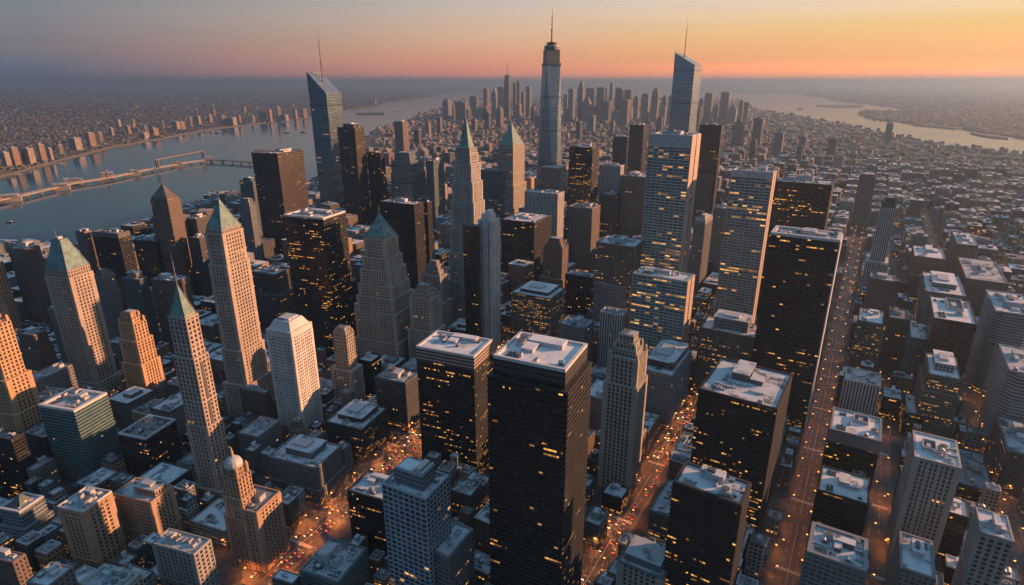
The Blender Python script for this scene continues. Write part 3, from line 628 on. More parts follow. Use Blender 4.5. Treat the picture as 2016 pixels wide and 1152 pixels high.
T('office_block', 'black low block with glassy roof right of the small cream deco tower', 'office block', (731, 714), 704, 795, 'slab', r=750, roof='p')
T('office_block', 'dark low office with deep stacked roof slabs beside the avenue', 'office block', (713, 848), 641, 908, 'dark', r=762, rel='fins', crown=deckbox(.66, 6), ref='the stacked roof office by the avenue')
T('office_block', 'dark block with half domed roof house left of the twin black towers', 'office block', (798, 756), 738, 850, 'dark', r=824, rel='bands', roof='m', pent=.45, ph=6, clutter=4)
T('office_block', 'grey low office with rounded blue penthouse on the avenue corner', 'office block', (622, 924), 527, 992, 'grey', r=672, rel='fins', crown=deckbox(.55, 7), tiers=[(.42, 1.06, 1.05), (1, 1, 1)], ref='the rounded penthouse office on the avenue corner')
T('office_block', 'small brown block with pale flat roof left of the white gridded tower', 'office block', (522, 776), 472, 850, 'brown', r=533, roof='m')
T('office_block', 'low grey block with long ledge roof below the white gridded tower', 'office block', (508, 862), 468, 920, 'grey', r=552, roof='m', clutter=4)
T('teal_office_block', 'teal walled block with large boxy roof house at the bottom edge', 'office block', (666, 1150), 590, 1222, 'teal2', r=722, rel='bands', roof='m', thick=1.6, pent=.42, ph=9, clutter=6, ref='the teal walled block at the bottom edge')
T('kiosk_building', 'small pale roofed block beside the glowing avenue at the bottom edge', 'office block', (576, 1152), 535, 1205, 'grey', r=592, roof='w', pent=.3, ph=3, clutter=1)
T('office_block', 'dark ribbed block with white curved roof left of the blue glass office', 'office block', (762, 990), 684, 1115, 'slab', r=800, rel='grid', roof='p', thick=1.5, clutter=5, pent=.4)
def bs_x(root, w, d, h, rnd, st):
    roof_top(root, w, d, h, 'p', wallm(st), 1.2, 1.2, 0, 0, 3, rnd)
    m = MB(); rr = rect(w, d, .66, .55, 0, -.02 * d); m.frust(rr, rr, h, h + 12, 0, 3.3, 3.8, tmi=1); m.build('penthouse_storey', [fmat('greygl'), wallm('greygl')], root)
    m = MB(); m.box(-w * .27, w * .06, -d * .22, d * .18, h + 12, h + 12.6); m.build('penthouse_roof', 'roof_white', root)
    m = MB(); m.box(w * .12, w * .24, -d * .2, d * .2, h + 12, h + 16); m.box(w * .26, w * .31, -d * .24, d * .24, h + 12, h + 14); m.build('mechanical_penthouse', 'unit', root)
T('glass_office_block', 'blue glass gridded office with set back roof pavilion, bottom centre', 'skyscraper', (838, 985), 752, 1232, 'blueoff', r=884, yaw=27, rel='grid', bay=4.4, fl=4.2, crown=bs_x, ref='the blue glass gridded office')
T('office_block', 'low wing with pale roof trough right of the blue glass office', 'office block', (883, 1100), 846, 1232, 'greygl', r=932, yaw=29, rel='fins', roof='p', clutter=4, thick=1.5, pent=.2)
T('office_block', 'low dark block with framed roof between the twin black towers', 'office block', (927, 979), 886, 1030, 'dark', r=948, roof='m', clutter=3, rel='bands')

# --- centre
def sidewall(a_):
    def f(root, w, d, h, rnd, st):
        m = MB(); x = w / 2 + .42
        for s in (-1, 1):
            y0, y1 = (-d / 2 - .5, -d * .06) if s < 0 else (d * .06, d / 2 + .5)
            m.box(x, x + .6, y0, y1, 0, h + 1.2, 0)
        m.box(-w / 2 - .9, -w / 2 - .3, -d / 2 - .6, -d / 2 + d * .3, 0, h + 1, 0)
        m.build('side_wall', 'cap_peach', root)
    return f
def twinb(root, w, d, h, rnd, st): rimtop(11, 'rim', roof='p', lip=1.6, clutter=6)(root, w, d, h, rnd, st)
def wtop(capm):
    def f(root, w, d, h, rnd, st):
        m = MB(); m.box(-w / 2 - .25, w / 2 + .25, -d / 2 - .25, d / 2 + .25, h - 13, h - .6, 0, top=False); m.build('blank_cap', capm, root)
        roof_top(root, w, d, h, 'w', 'rim', 1.8, 2.2, .42, 4, 6, rnd)
    return f
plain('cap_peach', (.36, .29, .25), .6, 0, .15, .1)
plain('cap_dark', (.06, .06, .065), .45, .1, .2, .1)
T('office_tower', 'black slab tower with wide white rim, the left of the two central black towers', 'skyscraper', (933, 705), 819, 948, 'black', r=969, yaw=22, rel='bands', crown=wtop('cap_peach'), ref='the left central black tower')
def ctop(root, w, d, h, rnd, st):
    m = MB(); m.box(-w / 2 - .2, w / 2 + .2, -d / 2 - .2, d / 2 + .2, h - 9, h - .5, 0, top=False)
    m.build('blank_cap', 'cap_dark', root); roof_top(root, w, d, h, 'w', 'rim', 1.8, 1.8, .5, 3.5, 7, rnd)
T('office_tower', 'huge black tower with recessed white topped cap, nearest to the camera at centre', 'skyscraper', (1113, 733), 971, 1252, 'blackq', r=1156, yaw=25, rel='bands', tiers=[(.945, 1.12, 1.12), (1, 1, 1)], bay=3.0, crown=ctop, ref='the huge central black tower')
T('spired_stone_tower', 'very tall grey stone tower with slim green spire roof, centre left', 'skyscraper', (925, 303), 896, 650, 'stoneg', r=941, rel='grid', yaw=26, group=None,
  tiers=[(.30, 2.3, 1.9), (.46, 1.95, 1.65), (.6, 1.75, 1.5), (.74, 1.58, 1.4), (.85, 1.4, 1.28), (.94, 1.2, 1.15), (1, 1, 1)], crown=pyramid(44, 'copper', 34, .02, False, 8, bs=.72), ref='the very tall green spired stone tower')
T('copper_topped_tower', 'distant grey stone tower with green pyramid left of the tapered glass giant', 'skyscraper', (1010, 292), 980, 470, 'stone2', r=1033, tiers=[(.6, 1.18, 1.15), (1, 1, 1)], crown=pyramid(52, 'copper', 14, .02, False, 6), ref='the distant green pyramid tower')
T('slab_tower', 'narrow black slab pressed against the tall white finned tower', 'skyscraper', (938, 447), 911, 705, 'coal', r=944, roof='d', rim='rim_dark', pent=0, clutter=0)
def wtow(root, w, d, h, rnd, st):
    m = MB(); m.box(-w * .35, w * .3, -d * .3, d * .3, h, h + 9); m.box(-w * .15, w * .15, -d * .2, d * .35, h + 9, h + 13); m.build('mechanical_penthouse', 'rim', root)
    roof_top(root, w, d, h, 'w', 'rim', 1.2, .8, 0, 0, 2, rnd)
T('slab_tower', 'tall narrow white finned tower in front of the black slab', 'skyscraper', (968, 437), 941, 700, 'slabw', r=984, rel='fins', bay=9, crown=wtow, ref='the tall narrow white finned tower')
T('stone_tower', 'small cream deco tower with jagged lit crown left of narrow white tower', 'skyscraper', (848, 592), 806, 730, 'stone2', r=867, rel='grid', tiers=[(.55, 1.25, 1.25), (1, 1, 1)], crown=stepped(3, .78, 6), ref='the jagged lit deco tower')
T('stone_tower', 'grey stepped deco tower behind the jagged lit deco tower', 'skyscraper', (866, 545), 830, 670, 'stoneg', r=882, rel='grid', tiers=[(.6, 1.3, 1.3), (1, 1, 1)], crown=stepped(3, .74, 7, 'p'))
T('glass_office_tower', 'dark green glass tower right of the very tall spired tower', 'skyscraper', (991, 338), 946, 470, 'teal2', r=1001, rel='bands', roof='m')
T('office_tower', 'ribbed white tower with boxy roof, centre', 'skyscraper', (1098, 383), 1033, 520, 'ribw', r=1111, rel='fins', roof='m', pent=.3, ref='the ribbed white central tower')
T('office_tower', 'rounded teal topped tower at the foot of the tapered glass giant', 'skyscraper', (1100, 332), 1062, 440, 'teal2', r=1116, ch=6, roof='m', pent=0, clutter=0)
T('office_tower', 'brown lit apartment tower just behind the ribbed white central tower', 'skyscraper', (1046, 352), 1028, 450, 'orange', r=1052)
T('office_tower', 'black cube tower with framed pale roof and teal right wall', 'skyscraper', (1052, 440), 987, 575, 'coal', r=1086, roof='p', thick=2, clutter=5, rel='bands', ref='the black cube tower')
T('stone_tower', 'ribbed brown deco tower with orange edge beside the black cube tower', 'skyscraper', (1107, 490), 1070, 610, 'ribb', r=1119, rel='fins', tiers=[(.5, 1.25, 1.3), (1, 1, 1)], crown=stepped(3, .82, 5))
T('office_tower', 'black tower with gold lit right wall and glowing windows, back centre', 'skyscraper', (1167, 292), 1121, 505, 'black', r=1180, rel='bands', tiers=[(.36, 1.12, 1.1), (1, 1, 1)], pent=.5, ref='the black tower with gold lit right wall')
T('office_tower', 'ribbed brown tower below the black tower with gold lit wall', 'skyscraper', (1166, 412), 1119, 540, 'ribb', r=1182, rel='fins', roof='d')
T('office_tower', 'slim white framed tower right of the black gold walled tower', 'skyscraper', (1222, 328), 1181, 490, 'ribw', r=1229, rel='fins', roof='p', thick=1.5)
T('office_tower', 'dark blue windowed short tower in front of the slim white framed tower', 'skyscraper', (1208, 385), 1182, 500, 'dark', r=1220)
T('office_tower', 'grey ribbed block tower left of the giant white gridded tower', 'skyscraper', (1272, 350), 1226, 500, 'ribb', r=1290, rel='fins', roof='m')
T('office_tower', 'distant black slab, taller of the pair left of the giant white tower', 'skyscraper', (1268, 247), 1240, 385, 'coal', d=45)
T('office_tower', 'distant black slab, shorter of the pair left of the giant white tower', 'skyscraper', (1234, 270), 1207, 380, 'coal', d=45)
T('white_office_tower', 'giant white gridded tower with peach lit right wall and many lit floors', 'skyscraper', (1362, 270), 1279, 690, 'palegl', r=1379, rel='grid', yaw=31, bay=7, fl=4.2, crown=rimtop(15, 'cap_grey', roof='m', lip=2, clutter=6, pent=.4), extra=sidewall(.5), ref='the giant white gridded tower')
T('office_tower', 'plain black tower behind the right side of the giant white tower', 'skyscraper', (1421, 248), 1378, 470, 'coal', r=1426, roof='d', ref='the black tower behind the giant white tower')
T('office_tower', 'dark blue block tower between giant white tower and pale glass tower', 'skyscraper', (1405, 345), 1366, 470, 'dark', d=40, roof='m')
T('office_tower', 'slim grey tower with pale sloped cap right of giant white tower', 'skyscraper', (1388, 443), 1366, 585, 'grey', r=1403, rel='fins', crown=mansard(5, .5))
T('office_tower', 'narrow pale tower left of the pale glass curved top tower', 'skyscraper', (1434, 412), 1405, 560, 'greygl', d=35, roof='p')
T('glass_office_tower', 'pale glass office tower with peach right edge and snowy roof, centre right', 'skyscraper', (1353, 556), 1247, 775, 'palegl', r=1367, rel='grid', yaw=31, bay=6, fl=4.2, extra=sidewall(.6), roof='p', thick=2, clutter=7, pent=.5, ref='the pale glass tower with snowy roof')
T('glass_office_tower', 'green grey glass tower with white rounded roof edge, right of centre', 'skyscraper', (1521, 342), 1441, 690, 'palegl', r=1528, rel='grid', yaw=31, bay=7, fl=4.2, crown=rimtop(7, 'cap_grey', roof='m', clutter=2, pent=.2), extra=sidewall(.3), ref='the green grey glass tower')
T('office_tower', 'stone office tower with rust patched roof and rows of yellow windows', 'skyscraper', (1249, 488), 1174, 690, 'yellow', r=1270, rel='grid', yaw=29, roof='p', clutter=6, ref='the rust patched roof office tower')
T('office_tower', 'black boxy tower with glowing windows left of the rust patched roof tower', 'skyscraper', (1165, 548), 1113, 640, 'slab', r=1176, rel='bands', roof='m', clutter=4)
T('office_tower', 'brown broad block with three tier snowy roof and gold windows', 'office block', (1084, 590), 1006, 705, 'yellow', r=1113, yaw=28, rel='grid', roof='p', crown=deckbox(.7, 5, roof='w', stb='dark'), ref='the broad gold windowed block')
T('office_block', 'grey flat roofed block between broad gold windowed block and deco tower', 'office block', (1150, 648), 1100, 750, 'grey', r=1170, yaw=31, roof='m', clutter=4)
T('office_tower', 'ribbed grey tower behind the slender deco tower', 'office block', (1226, 622), 1182, 745, 'ribw', r=1236, rel='fins', roof='m')
T('glass_office_block', 'dark gridded tower below rust patched roof tower, small pale terrace', 'office block', (1232, 566), 1170, 690, 'greygl', r=1246, rel='grid', roof='m')
def deco(root, w, d, h, rnd, st):
    stepped(3, .78, 6, 'm')(root, w, d, h, rnd, st)
T('stone_tower', 'slender brown deco tower with bright peach right wall over the glowing street', 'skyscraper', (1256, 712), 1196, 975, 'stone2', r=1275, rel='fins', yaw=29, tiers=[(.8, 1.12, 1.1), (1, 1, 1)], crown=deco, ref='the slender peach walled deco tower')
T('glass_office_block', 'dark glass block with stepped pale roof right of the slender deco tower', 'skyscraper', (1324, 742), 1258, 850, 'greygl', r=1362, rel='bands', yaw=31, crown=deckbox(.78, 9, stb='dark'), ref='the dark glass block with stepped roof')
T('office_complex', 'wide terraced office with yellow window rows left of the largest black slab', 'office block', (1490, 668), 1378, 800, 'yellow', r=1503, yaw=31, rel='grid', crown=deckbox(.6, 14, stb='greygl'), roof='p', ref='the terraced office with yellow rows')
T('office_block', 'small black roofed cube at the foot of the slender deco tower', 'office block', (1224, 985), 1185, 1014, 'slab', r=1238, yaw=31, roof='p', clutter=2)
T('office_block', 'teal roofed low block left of the banded black tower, along the street', 'office block', (1318, 1020), 1279, 1072, 'teal2', r=1352, yaw=32, roof='m', clutter=4)
T('office_block', 'small pale roofed block right of the glowing middle street bend', 'office block', (1366, 912), 1318, 960, 'grey', r=1392, yaw=32, roof='p', clutter=3)
T('office_block', 'teal roofed house block in the gap beside the huge central black tower', 'office block', (1180, 1038), 1150, 1082, 'teal2', r=1198, yaw=31, roof='m', clutter=1)
def slabroof(root, w, d, h, rnd, st):
    roof_top(root, w, d, h, 'm', wallm('teal2'), 1, 1, 0, 0, 3, rnd)
    m = MB(); rr = rect(w, d, .8, .7, 0, .08); m.frust(rr, rr, h, h + 6, 0, tmi=1); m.build('penthouse_storey', ['wall_teal2', 'roof_mid'], root)
T('office_block', 'grey grid block with teal slab penthouse at the bottom edge, centre right', 'office block', (1304, 1142), 1216, 1262, 'stoneg', r=1329, yaw=31, rel='grid', bay=4, crown=slabroof, ref='the teal slab penthouse block')

# --- right
T('office_tower', 'banded black tower with cluttered blue white roof, bottom right of centre', 'skyscraper', (1460, 998), 1325, 1300, 'slab', r=1479, yaw=33, rel='bands', roof='p', thick=2, clutter=7, pent=.3, ref='the banded black tower')
T('office_tower', 'black tower with white roof and dark plant box, right of centre', 'skyscraper', (1530, 808), 1376, 1065, 'black', r=1560, yaw=33, rel='bands', roof='p', thick=1.6, clutter=5, pent=.38, ph=7, pm='unit_dark', ref='the black tower with dark plant box')
def gtop(root, w, d, h, rnd, st):
    roof_top(root, w, d, h, 'm', 'rim', 2.5, 3.5, .4, 4, 7, rnd)
    m = MB(); m.box(w / 2, w / 2 + 1.2, -d / 2 - .8, d / 2, 0, h + 1); m.build('corner_pier', 'rim', root)
T('office_tower', 'largest black slab tower with white rimmed roof beside the long avenue', 'skyscraper', (1653, 477), 1517, 845, 'blackq', d=38, yaw=31, rel='bands', crown=gtop, ref='the largest black slab tower')
T('office_tower', 'wide brown black tower with white corner pier behind the largest black slab', 'skyscraper', (1638, 366), 1526, 640, 'blackq', r=1643, yaw=31, rel='bands', roof='m', clutter=6, pent=.4, ph=8, extra=lambda root, w, d, h, rnd, st: (lambda m: (m.box(-w / 2 - 1.6, -w / 2, -d / 2 - 1, -d / 2 + 3, 0, h + 2), m.build('corner_pier', 'rim', root)))(MB()), ref='the wide brown black tower')
T('office_tower', 'grey ribbed tower standing alone beyond the avenue, right', 'skyscraper', (1725, 350), 1692, 455, 'ribb', d=40, rel='fins', roof='m', crown=stepped(1, .8, 6), ref='the lone grey ribbed tower')
T('deco_tower', 'narrow white ribbed deco tower with black spike on the avenue', 'skyscraper', (1764, 412), 1734, 600, 'ribw', d=34, rel='fins', tiers=[(.45, 1.5, 1.3), (1, 1, 1)], crown=stepped(2, .75, 9, 'd', 16, 'dark'), ref='the white ribbed deco tower')
T('office_tower', 'brown dim tower in front of the white ribbed deco tower', 'office block', (1764, 556), 1712, 655, 'brown', d=38, rel='grid', roof='m')
T('office_tower', 'small tower with bright yellow floors and pale roof beside the avenue', 'office block', (1738, 640), 1690, 750, 'yellow', b=614, rel='grid', roof='w', ref='the bright yellow floored tower')
T('office_tower', 'brown gridded tower right of the bright yellow floored tower', 'office block', (1790, 632), 1752, 735, 'brown', b=612, rel='grid', roof='d')
T('office_block', 'dark green glass block with half white roof, right', 'office block', (1849, 675), 1792, 775, 'teal2', b=643, rel='bands', roof='w', clutter=4, thick=1, ref='the half white roofed glass block')
T('office_tower', 'black windowless looking block with large white terraced roof, far right', 'office block', (1924, 641), 1838, 800, 'coal', b=594, roof='w', clutter=6, pent=.4, thick=1, ref='the black block with white terraced roof')
T('office_block', 'grey terraced block just behind the black block with white terraced roof', 'office block', (1902, 585), 1822, 660, 'greygl', b=545, crown=deckbox(.6, 8, roof='w'), roof='w')
T('striped_tower', 'grey striped tower with blunt corner and littered roof, right edge', 'skyscraper', (2046, 626), 1960, 790, 'band', b=582, rel='bands', ch=9, roof='p', clutter=6, thick=1.5, ref='the grey striped tower')
T('striped_tower', 'dark striped tower with octagonal roof cut by the right edge', 'skyscraper', (2064, 745), 1988, 905, 'band', b=690, rel='bands', ch=8, roof='m', ref='the dark striped edge tower')
T('ribbed_block', 'white ribbed block with grey billboard-like roof house beside the avenue', 'office block', (1733, 762), 1663, 838, 'ribw', b=737, rel='fins', roof='m', pent=.0, clutter=3, ref='the white ribbed block')
T('white_roofed_block', 'block with big white roof and blank grey band over yellow windows', 'office block', (1735, 872), 1633, 985, 'slab', b=826, yaw=31, rel='grid', crown=rimtop(12, 'wall_greygl', roof='w', clutter=4, pent=.3), ref='the big white roofed block')
T('white_roofed_block', 'glass block with snow patched roof below the big white roofed block', 'office block', (1710, 996), 1610, 1095, 'slab', b=944, yaw=31, rel='grid', roof='w', thick=1.2, clutter=4, bay=4, ref='the snow patched glass block')
T('white_roofed_block', 'block with deep framed roof holding dark plant, at the bottom right', 'office block', (1706, 1130), 1588, 1285, 'greygl', b=1066, yaw=31, rel='grid', roof='p', thick=2.6, lip=2, clutter=7, pent=.4, pm='unit_dark', bay=4, ref='the deep framed roof block')
T('ribbed_block', 'tall grey ribbed tower with messy white roof, lower right', 'skyscraper', (1893, 925), 1800, 1135, 'stoneg', b=870, yaw=31, rel='fins', roof='w', thick=1.5, clutter=7, pent=.35, ref='the messy white roofed ribbed tower')
T('office_block', 'grey block with teal edged roof at the bottom, second from right', 'office block', (1842, 1143), 1772, 1290, 'grey', b=1068, yaw=31, rel='grid', roof='p', thick=1.5, clutter=6, ref='the teal edged roof block')
T('office_block', 'grey stone block with sloping left side in the bottom right corner', 'office block', (1996, 1069), 1930, 1285, 'stoneg', b=1019, yaw=31, rel='grid', roof='p', clutter=4, bay=4, ref='the corner grey stone block')
T('office_block', 'dark block with bright white lid between ribbed tower and corner block', 'office block', (1908, 1022), 1860, 1110, 'slab', b=988, yaw=31, roof='w', clutter=1)
T('hall_building', 'long low dark hall with ribbed blue roof at right', 'office block', (1956, 972), 1884, 1005, 'slab', b=895, yaw=31, roof='d', clutter=2)
T('office_block', 'low dark block with teal bordered roof against the right edge', 'office block', (2050, 905), 1982, 985, 'dark', b=832, yaw=31, roof='m', clutter=3, thick=2)
T('stone_tower', 'grey terraced deco block with white roof and glowing windows, right', 'office block', (1892, 750), 1828, 870, 'yellow', b=706, rel='grid', tiers=[(.75, 1.15, 1.1), (1, 1, 1)], crown=deckbox(.6, 9, roof='w', stb='stoneg'), ref='the terraced deco block')
T('office_block', 'low pale roofed block between ribbed block and terraced deco block', 'office block', (1776, 790), 1738, 830, 'slab', b=768, roof='p', clutter=2)
T('office_block', 'low teal roofed block left of the terraced deco block', 'office block', (1822, 822), 1782, 865, 'slab', b=782, roof='m', clutter=2)
T('office_block', 'brown office row with stepped pale roof behind the half white roofed block', 'office block', (1862, 512), 1800, 600, 'brown', b=490, roof='w', clutter=5, rel='grid')
T('office_block', 'brown slab with gridded white roof rail, upper right', 'office block', (1986, 560), 1902, 640, 'brown', b=515, roof='m', clutter=5, rel='grid', thick=1)
T('office_block', 'brown block with round plant on top, upper right', 'office block', (1926, 485), 1884, 560, 'brown', b=460, roof='w', clutter=5, rel='grid')

# --- the two giants and the slanted tower
def giant():
    F = (1098, 345); label = 'tapered glass giant with chamfered faces, ringed crown and tall antenna'
    P = roof_pt((1099, 345), 425); Yd = P.y; yaw = R(29)
    c = Vector((P.x - 26, P.y + 20, 0)); root = empty('tapered_glass_tower', c, -yaw, label, 'skyscraper')
    W = 62.0
    def zat(py): 
        r = ray(1075, py); return CAM_H + r.z * (c.y / r.y)
    z0, z1 = 30, zat(128)
    b = rect(W, W); t = [(0, -W * .46), (W * .46, 0), (0, W * .46), (-W * .46, 0)]
    m = MB(); m.frust(b, b, 0, z0, 0); m.build('podium', fmat('spiregl'), root)
    m = MB()
    for i in range(4):
        j = (i + 1) % 4; A, B, Tm, Tn = b[i], b[j], t[i], t[j]
        m.quad([(*A, z0), (*B, z0), (*Tm, z1)], [(i * 40, z0 / 4), (i * 40 + 18, z0 / 4), (i * 40 + 9, z1 / 4)], 0)
        m.quad([(*B, z0), (*Tn, z1), (*Tm, z1)], [(i * 40 + 9, z0 / 4), (i * 40 + 18, z1 / 4), (i * 40, z1 / 4)], 0)
    m.quad([(*p, z1) for p in t], None, 0); m.build('glass_shaft', [fmat('spiregl')], root)
    za, zb, zc = zat(98), zat(90), zat(83)
    rr = lambda s: [(x * s, y * s) for x, y in [(0, -W * .46), (W * .46, 0), (0, W * .46), (-W * .46, 0)]]
    m = MB(); m.frust(rr(1.06), rr(1.06), z1 - 2, z1 + 4, 0); m.build('crown_ledge', 'unit_dark', root)
    m = MB(); m.frust(rr(.92), rr(.9), z1 + 4, za, 0, 3, 4); m.build('parapet_storeys', fmat('greygl'), root)
    m = MB(); m.cyl(0, 0, W * .33, W * .33, za, zb, 24); m.build('ring_platform', 'rim_dark', root)
    m = MB(); m.cyl(0, 0, W * .34, W * .34, zb - 2.5, zb - .5, 24); m.build('platform_band', 'rim', root)
    m = MB(); m.cyl(0, 0, W * .25, W * .16, zb, zc, 20); m.cyl(0, 0, W * .28, W * .28, zc - 3, zc - 2, 20); m.build('antenna_base', 'unit_dark', root)
    mast(root, 0, 0, zc - 1, zat(12) - zc, 2.6, 'steel_red', 'antenna')
    FOOT.append((c.x, c.y, yaw, W, W, label)); LAND.append((proj((c.x, c.y, 300)), 'the tapered glass giant'))
giant()
T('glass_tower', 'slanted grey glass tower with peach right edge and red antenna, right of centre', 'skyscraper', (1368, 128), 1327, 430, 'spiregl', r=1382, crown=wedge(32, 'spiregl', .28, 108, 6, 0), ref='the slanted grey glass tower')
# ------------------------------------------------------------------ ground, water, shores
def structure(o): o['kind'] = 'structure'; return o
def watermat():
    m, t, b = new_mat('river_water'); b.inputs['Base Color'].default_value = (.015, .075, .10, 1); b.inputs['Roughness'].default_value = .16; b.inputs['IOR'].default_value = 1.33
    tc = N(t, 'ShaderNodeTexCoord'); mp = N(t, 'ShaderNodeMapping'); mp.inputs['Rotation'].default_value = (0, 0, .5); mp.inputs['Scale'].default_value = (1, .45, 1)
    t.links.new(tc.outputs['Object'], mp.inputs[0])
    n1 = N(t, 'ShaderNodeTexNoise'); n1.inputs['Scale'].default_value = .06; n1.inputs['Detail'].default_value = 6; n1.inputs['Roughness'].default_value = .6
    n2 = N(t, 'ShaderNodeTexNoise'); n2.inputs['Scale'].default_value = .0035; n2.inputs['Detail'].default_value = 4
    for n in (n1, n2): t.links.new(mp.outputs[0], n.inputs[0])
    bp = N(t, 'ShaderNodeBump'); bp.inputs['Strength'].default_value = .15; bp.inputs['Distance'].default_value = 2.2; t.links.new(n1.outputs[0], bp.inputs['Height']); t.links.new(bp.outputs[0], b.inputs['Normal'])
    t.links.new(ramp(t, n2.outputs[0], [(.35, (.05, .05, .05)), (.65, (.13, .13, .13))]), b.inputs['Roughness'])
    MATS['river_water'] = m
watermat()
def landmat(name, a, b_, c, sc_):
    m, t, b = new_mat(name); b.inputs['Roughness'].default_value = .9
    tc = N(t, 'ShaderNodeTexCoord'); v = N(t, 'ShaderNodeTexVoronoi', distance='MANHATTAN'); v.inputs['Scale'].default_value = sc_
    n = N(t, 'ShaderNodeTexNoise'); n.inputs['Scale'].default_value = sc_ * .12; n.inputs['Detail'].default_value = 8; n.inputs['Roughness'].default_value = .7
    for q in (v, n): t.links.new(tc.outputs['Object'], q.inputs['Vector'])
    s = N(t, 'ShaderNodeSeparateColor'); t.links.new(v.outputs['Color'], s.inputs[0])
    c1 = ramp(t, n.outputs[0], [(.35, a), (.65, b_)])
    t.links.new(MIX(t, M(t, 'MULTIPLY', M(t, 'GREATER_THAN', s.outputs[0], .82), .8), c1, c), b.inputs['Base Color']); MATS[name] = m
landmat('land_near', (.045, .045, .047), (.075, .07, .068), (.10, .095, .09), .05)
landmat('land_far', (.025, .03, .032), (.05, .055, .055), (.12, .12, .12), .012)
plain('asphalt', (.06, .058, .058), .55, 0, .3, .06)
plain('pavement', (.10, .10, .10), .85, 0, .2, .1)
plain('paint', (.5, .5, .48), .7, 0, .1, 1)
m = MB(); m.quad([(-105000, -15000, -8), (105000, -15000, -8), (105000, 190000, -8), (-105000, 190000, -8)]); structure(m.build('water', 'river_water'))
def land(name, px, mat, top=0.0, extra_pts=()):
    pts = [tuple(ground(x, y)[:2]) for x, y in px] + list(extra_pts)
    m = MB(); A = sum(a[0] * b[1] - b[0] * a[1] for a, b in zip(pts, pts[1:] + pts[:1]))
    if A < 0: pts.reverse()
    # rough the coast up a little
    out = []
    rn = random.Random(len(name))
    for a, b in zip(pts, pts[1:] + pts[:1]):
        out.append(a); L = math.dist(a, b)
        if L < 60000 and max(abs(a[0]), abs(b[0])) < 60000:
            k = int(min(14, L / 120)); mag = min(60, L * .03)
            for i in range(1, k):
                f = i / k; out.append((a[0] + (b[0] - a[0]) * f + rn.uniform(-mag, mag), a[1] + (b[1] - a[1]) * f + rn.uniform(-mag, mag)))
    pts = out
    m.quad([(*p, top) for p in pts], None, 0)
    for a, b in zip(pts, pts[1:] + pts[:1]): m.quad([(*a, top - 12), (*b, top - 12), (*b, top), (*a, top)], None, 1)
    structure(m.build(name, [mat, 'pavement'])); return pts
MAN = [(-500, 590), (-250, 528), (0, 498), (150, 478), (270, 462), (380, 402), (440, 388), (520, 372), (600, 362), (655, 325), (715, 278), (735, 255), (800, 240), (830, 222), (868, 214), (888, 200), (935, 192), (1100, 190), (1300, 191), (1450, 198), (1500, 216), (1560, 226), (1640, 240), (1740, 261), (1850, 285), (2016, 304), (2300, 345), (2900, 430)]
man = land('city_ground', MAN, 'land_near', 0, [(2500, -2500), (-2500, -2500)])
east = land('east_shore', [(-700, 470), (-200, 392), (0, 346), (70, 326), (150, 305), (230, 286), (330, 269), (430, 251), (520, 241), (600, 232), (680, 217), (752, 206), (752, 202), (800, 197), (866, 190), (830, 186), (900, 181.5), (1000, 180), (930, 176.5), (1060, 173)], 'land_far', 0, [(8000, 105000), (-100000, 105000), (-100000, 3000)])
far_l = land('far_shore', [(1000, 178), (1250, 180), (1420, 180.5), (1590, 184), (1582, 188), (1624, 190), (1640, 198), (1700, 203), (1793, 215), (1900, 222), (2100, 232), (2400, 245)], 'land_far', .5, [(100000, 30000), (100000, 120000), (2500, 120000)])
west = land('west_shore', [(1689, 221), (1702, 229), (1725, 234), (1796, 241), (1850, 247), (1890, 251), (1934, 258), (2016, 270), (2300, 305), (2900, 360), (3400, 340), (2600, 255), (1900, 222), (1793, 218), (1702, 217)], 'land_far', 1.0)
land('sandbar', [(1607, 207.5), (1640, 206), (1700, 206.5), (1700, 210), (1650, 210.5), (1612, 209)], 'land_far', 0)
land('river_islet', [(505, 300), (500, 296), (520, 294), (524, 299)], 'land_far', 0)
land('river_islet', [(700, 222), (758, 221), (756, 224.5), (705, 225)], 'land_far', 0)
land('river_islet', [(1795, 243.5), (1850, 246), (1900, 252), (1880, 253), (1840, 249), (1800, 245.5)], 'land_far', 0)
land('river_islet', [(1910, 261), (1960, 264), (1985, 272), (1950, 269), (1925, 265)], 'land_far', 0)

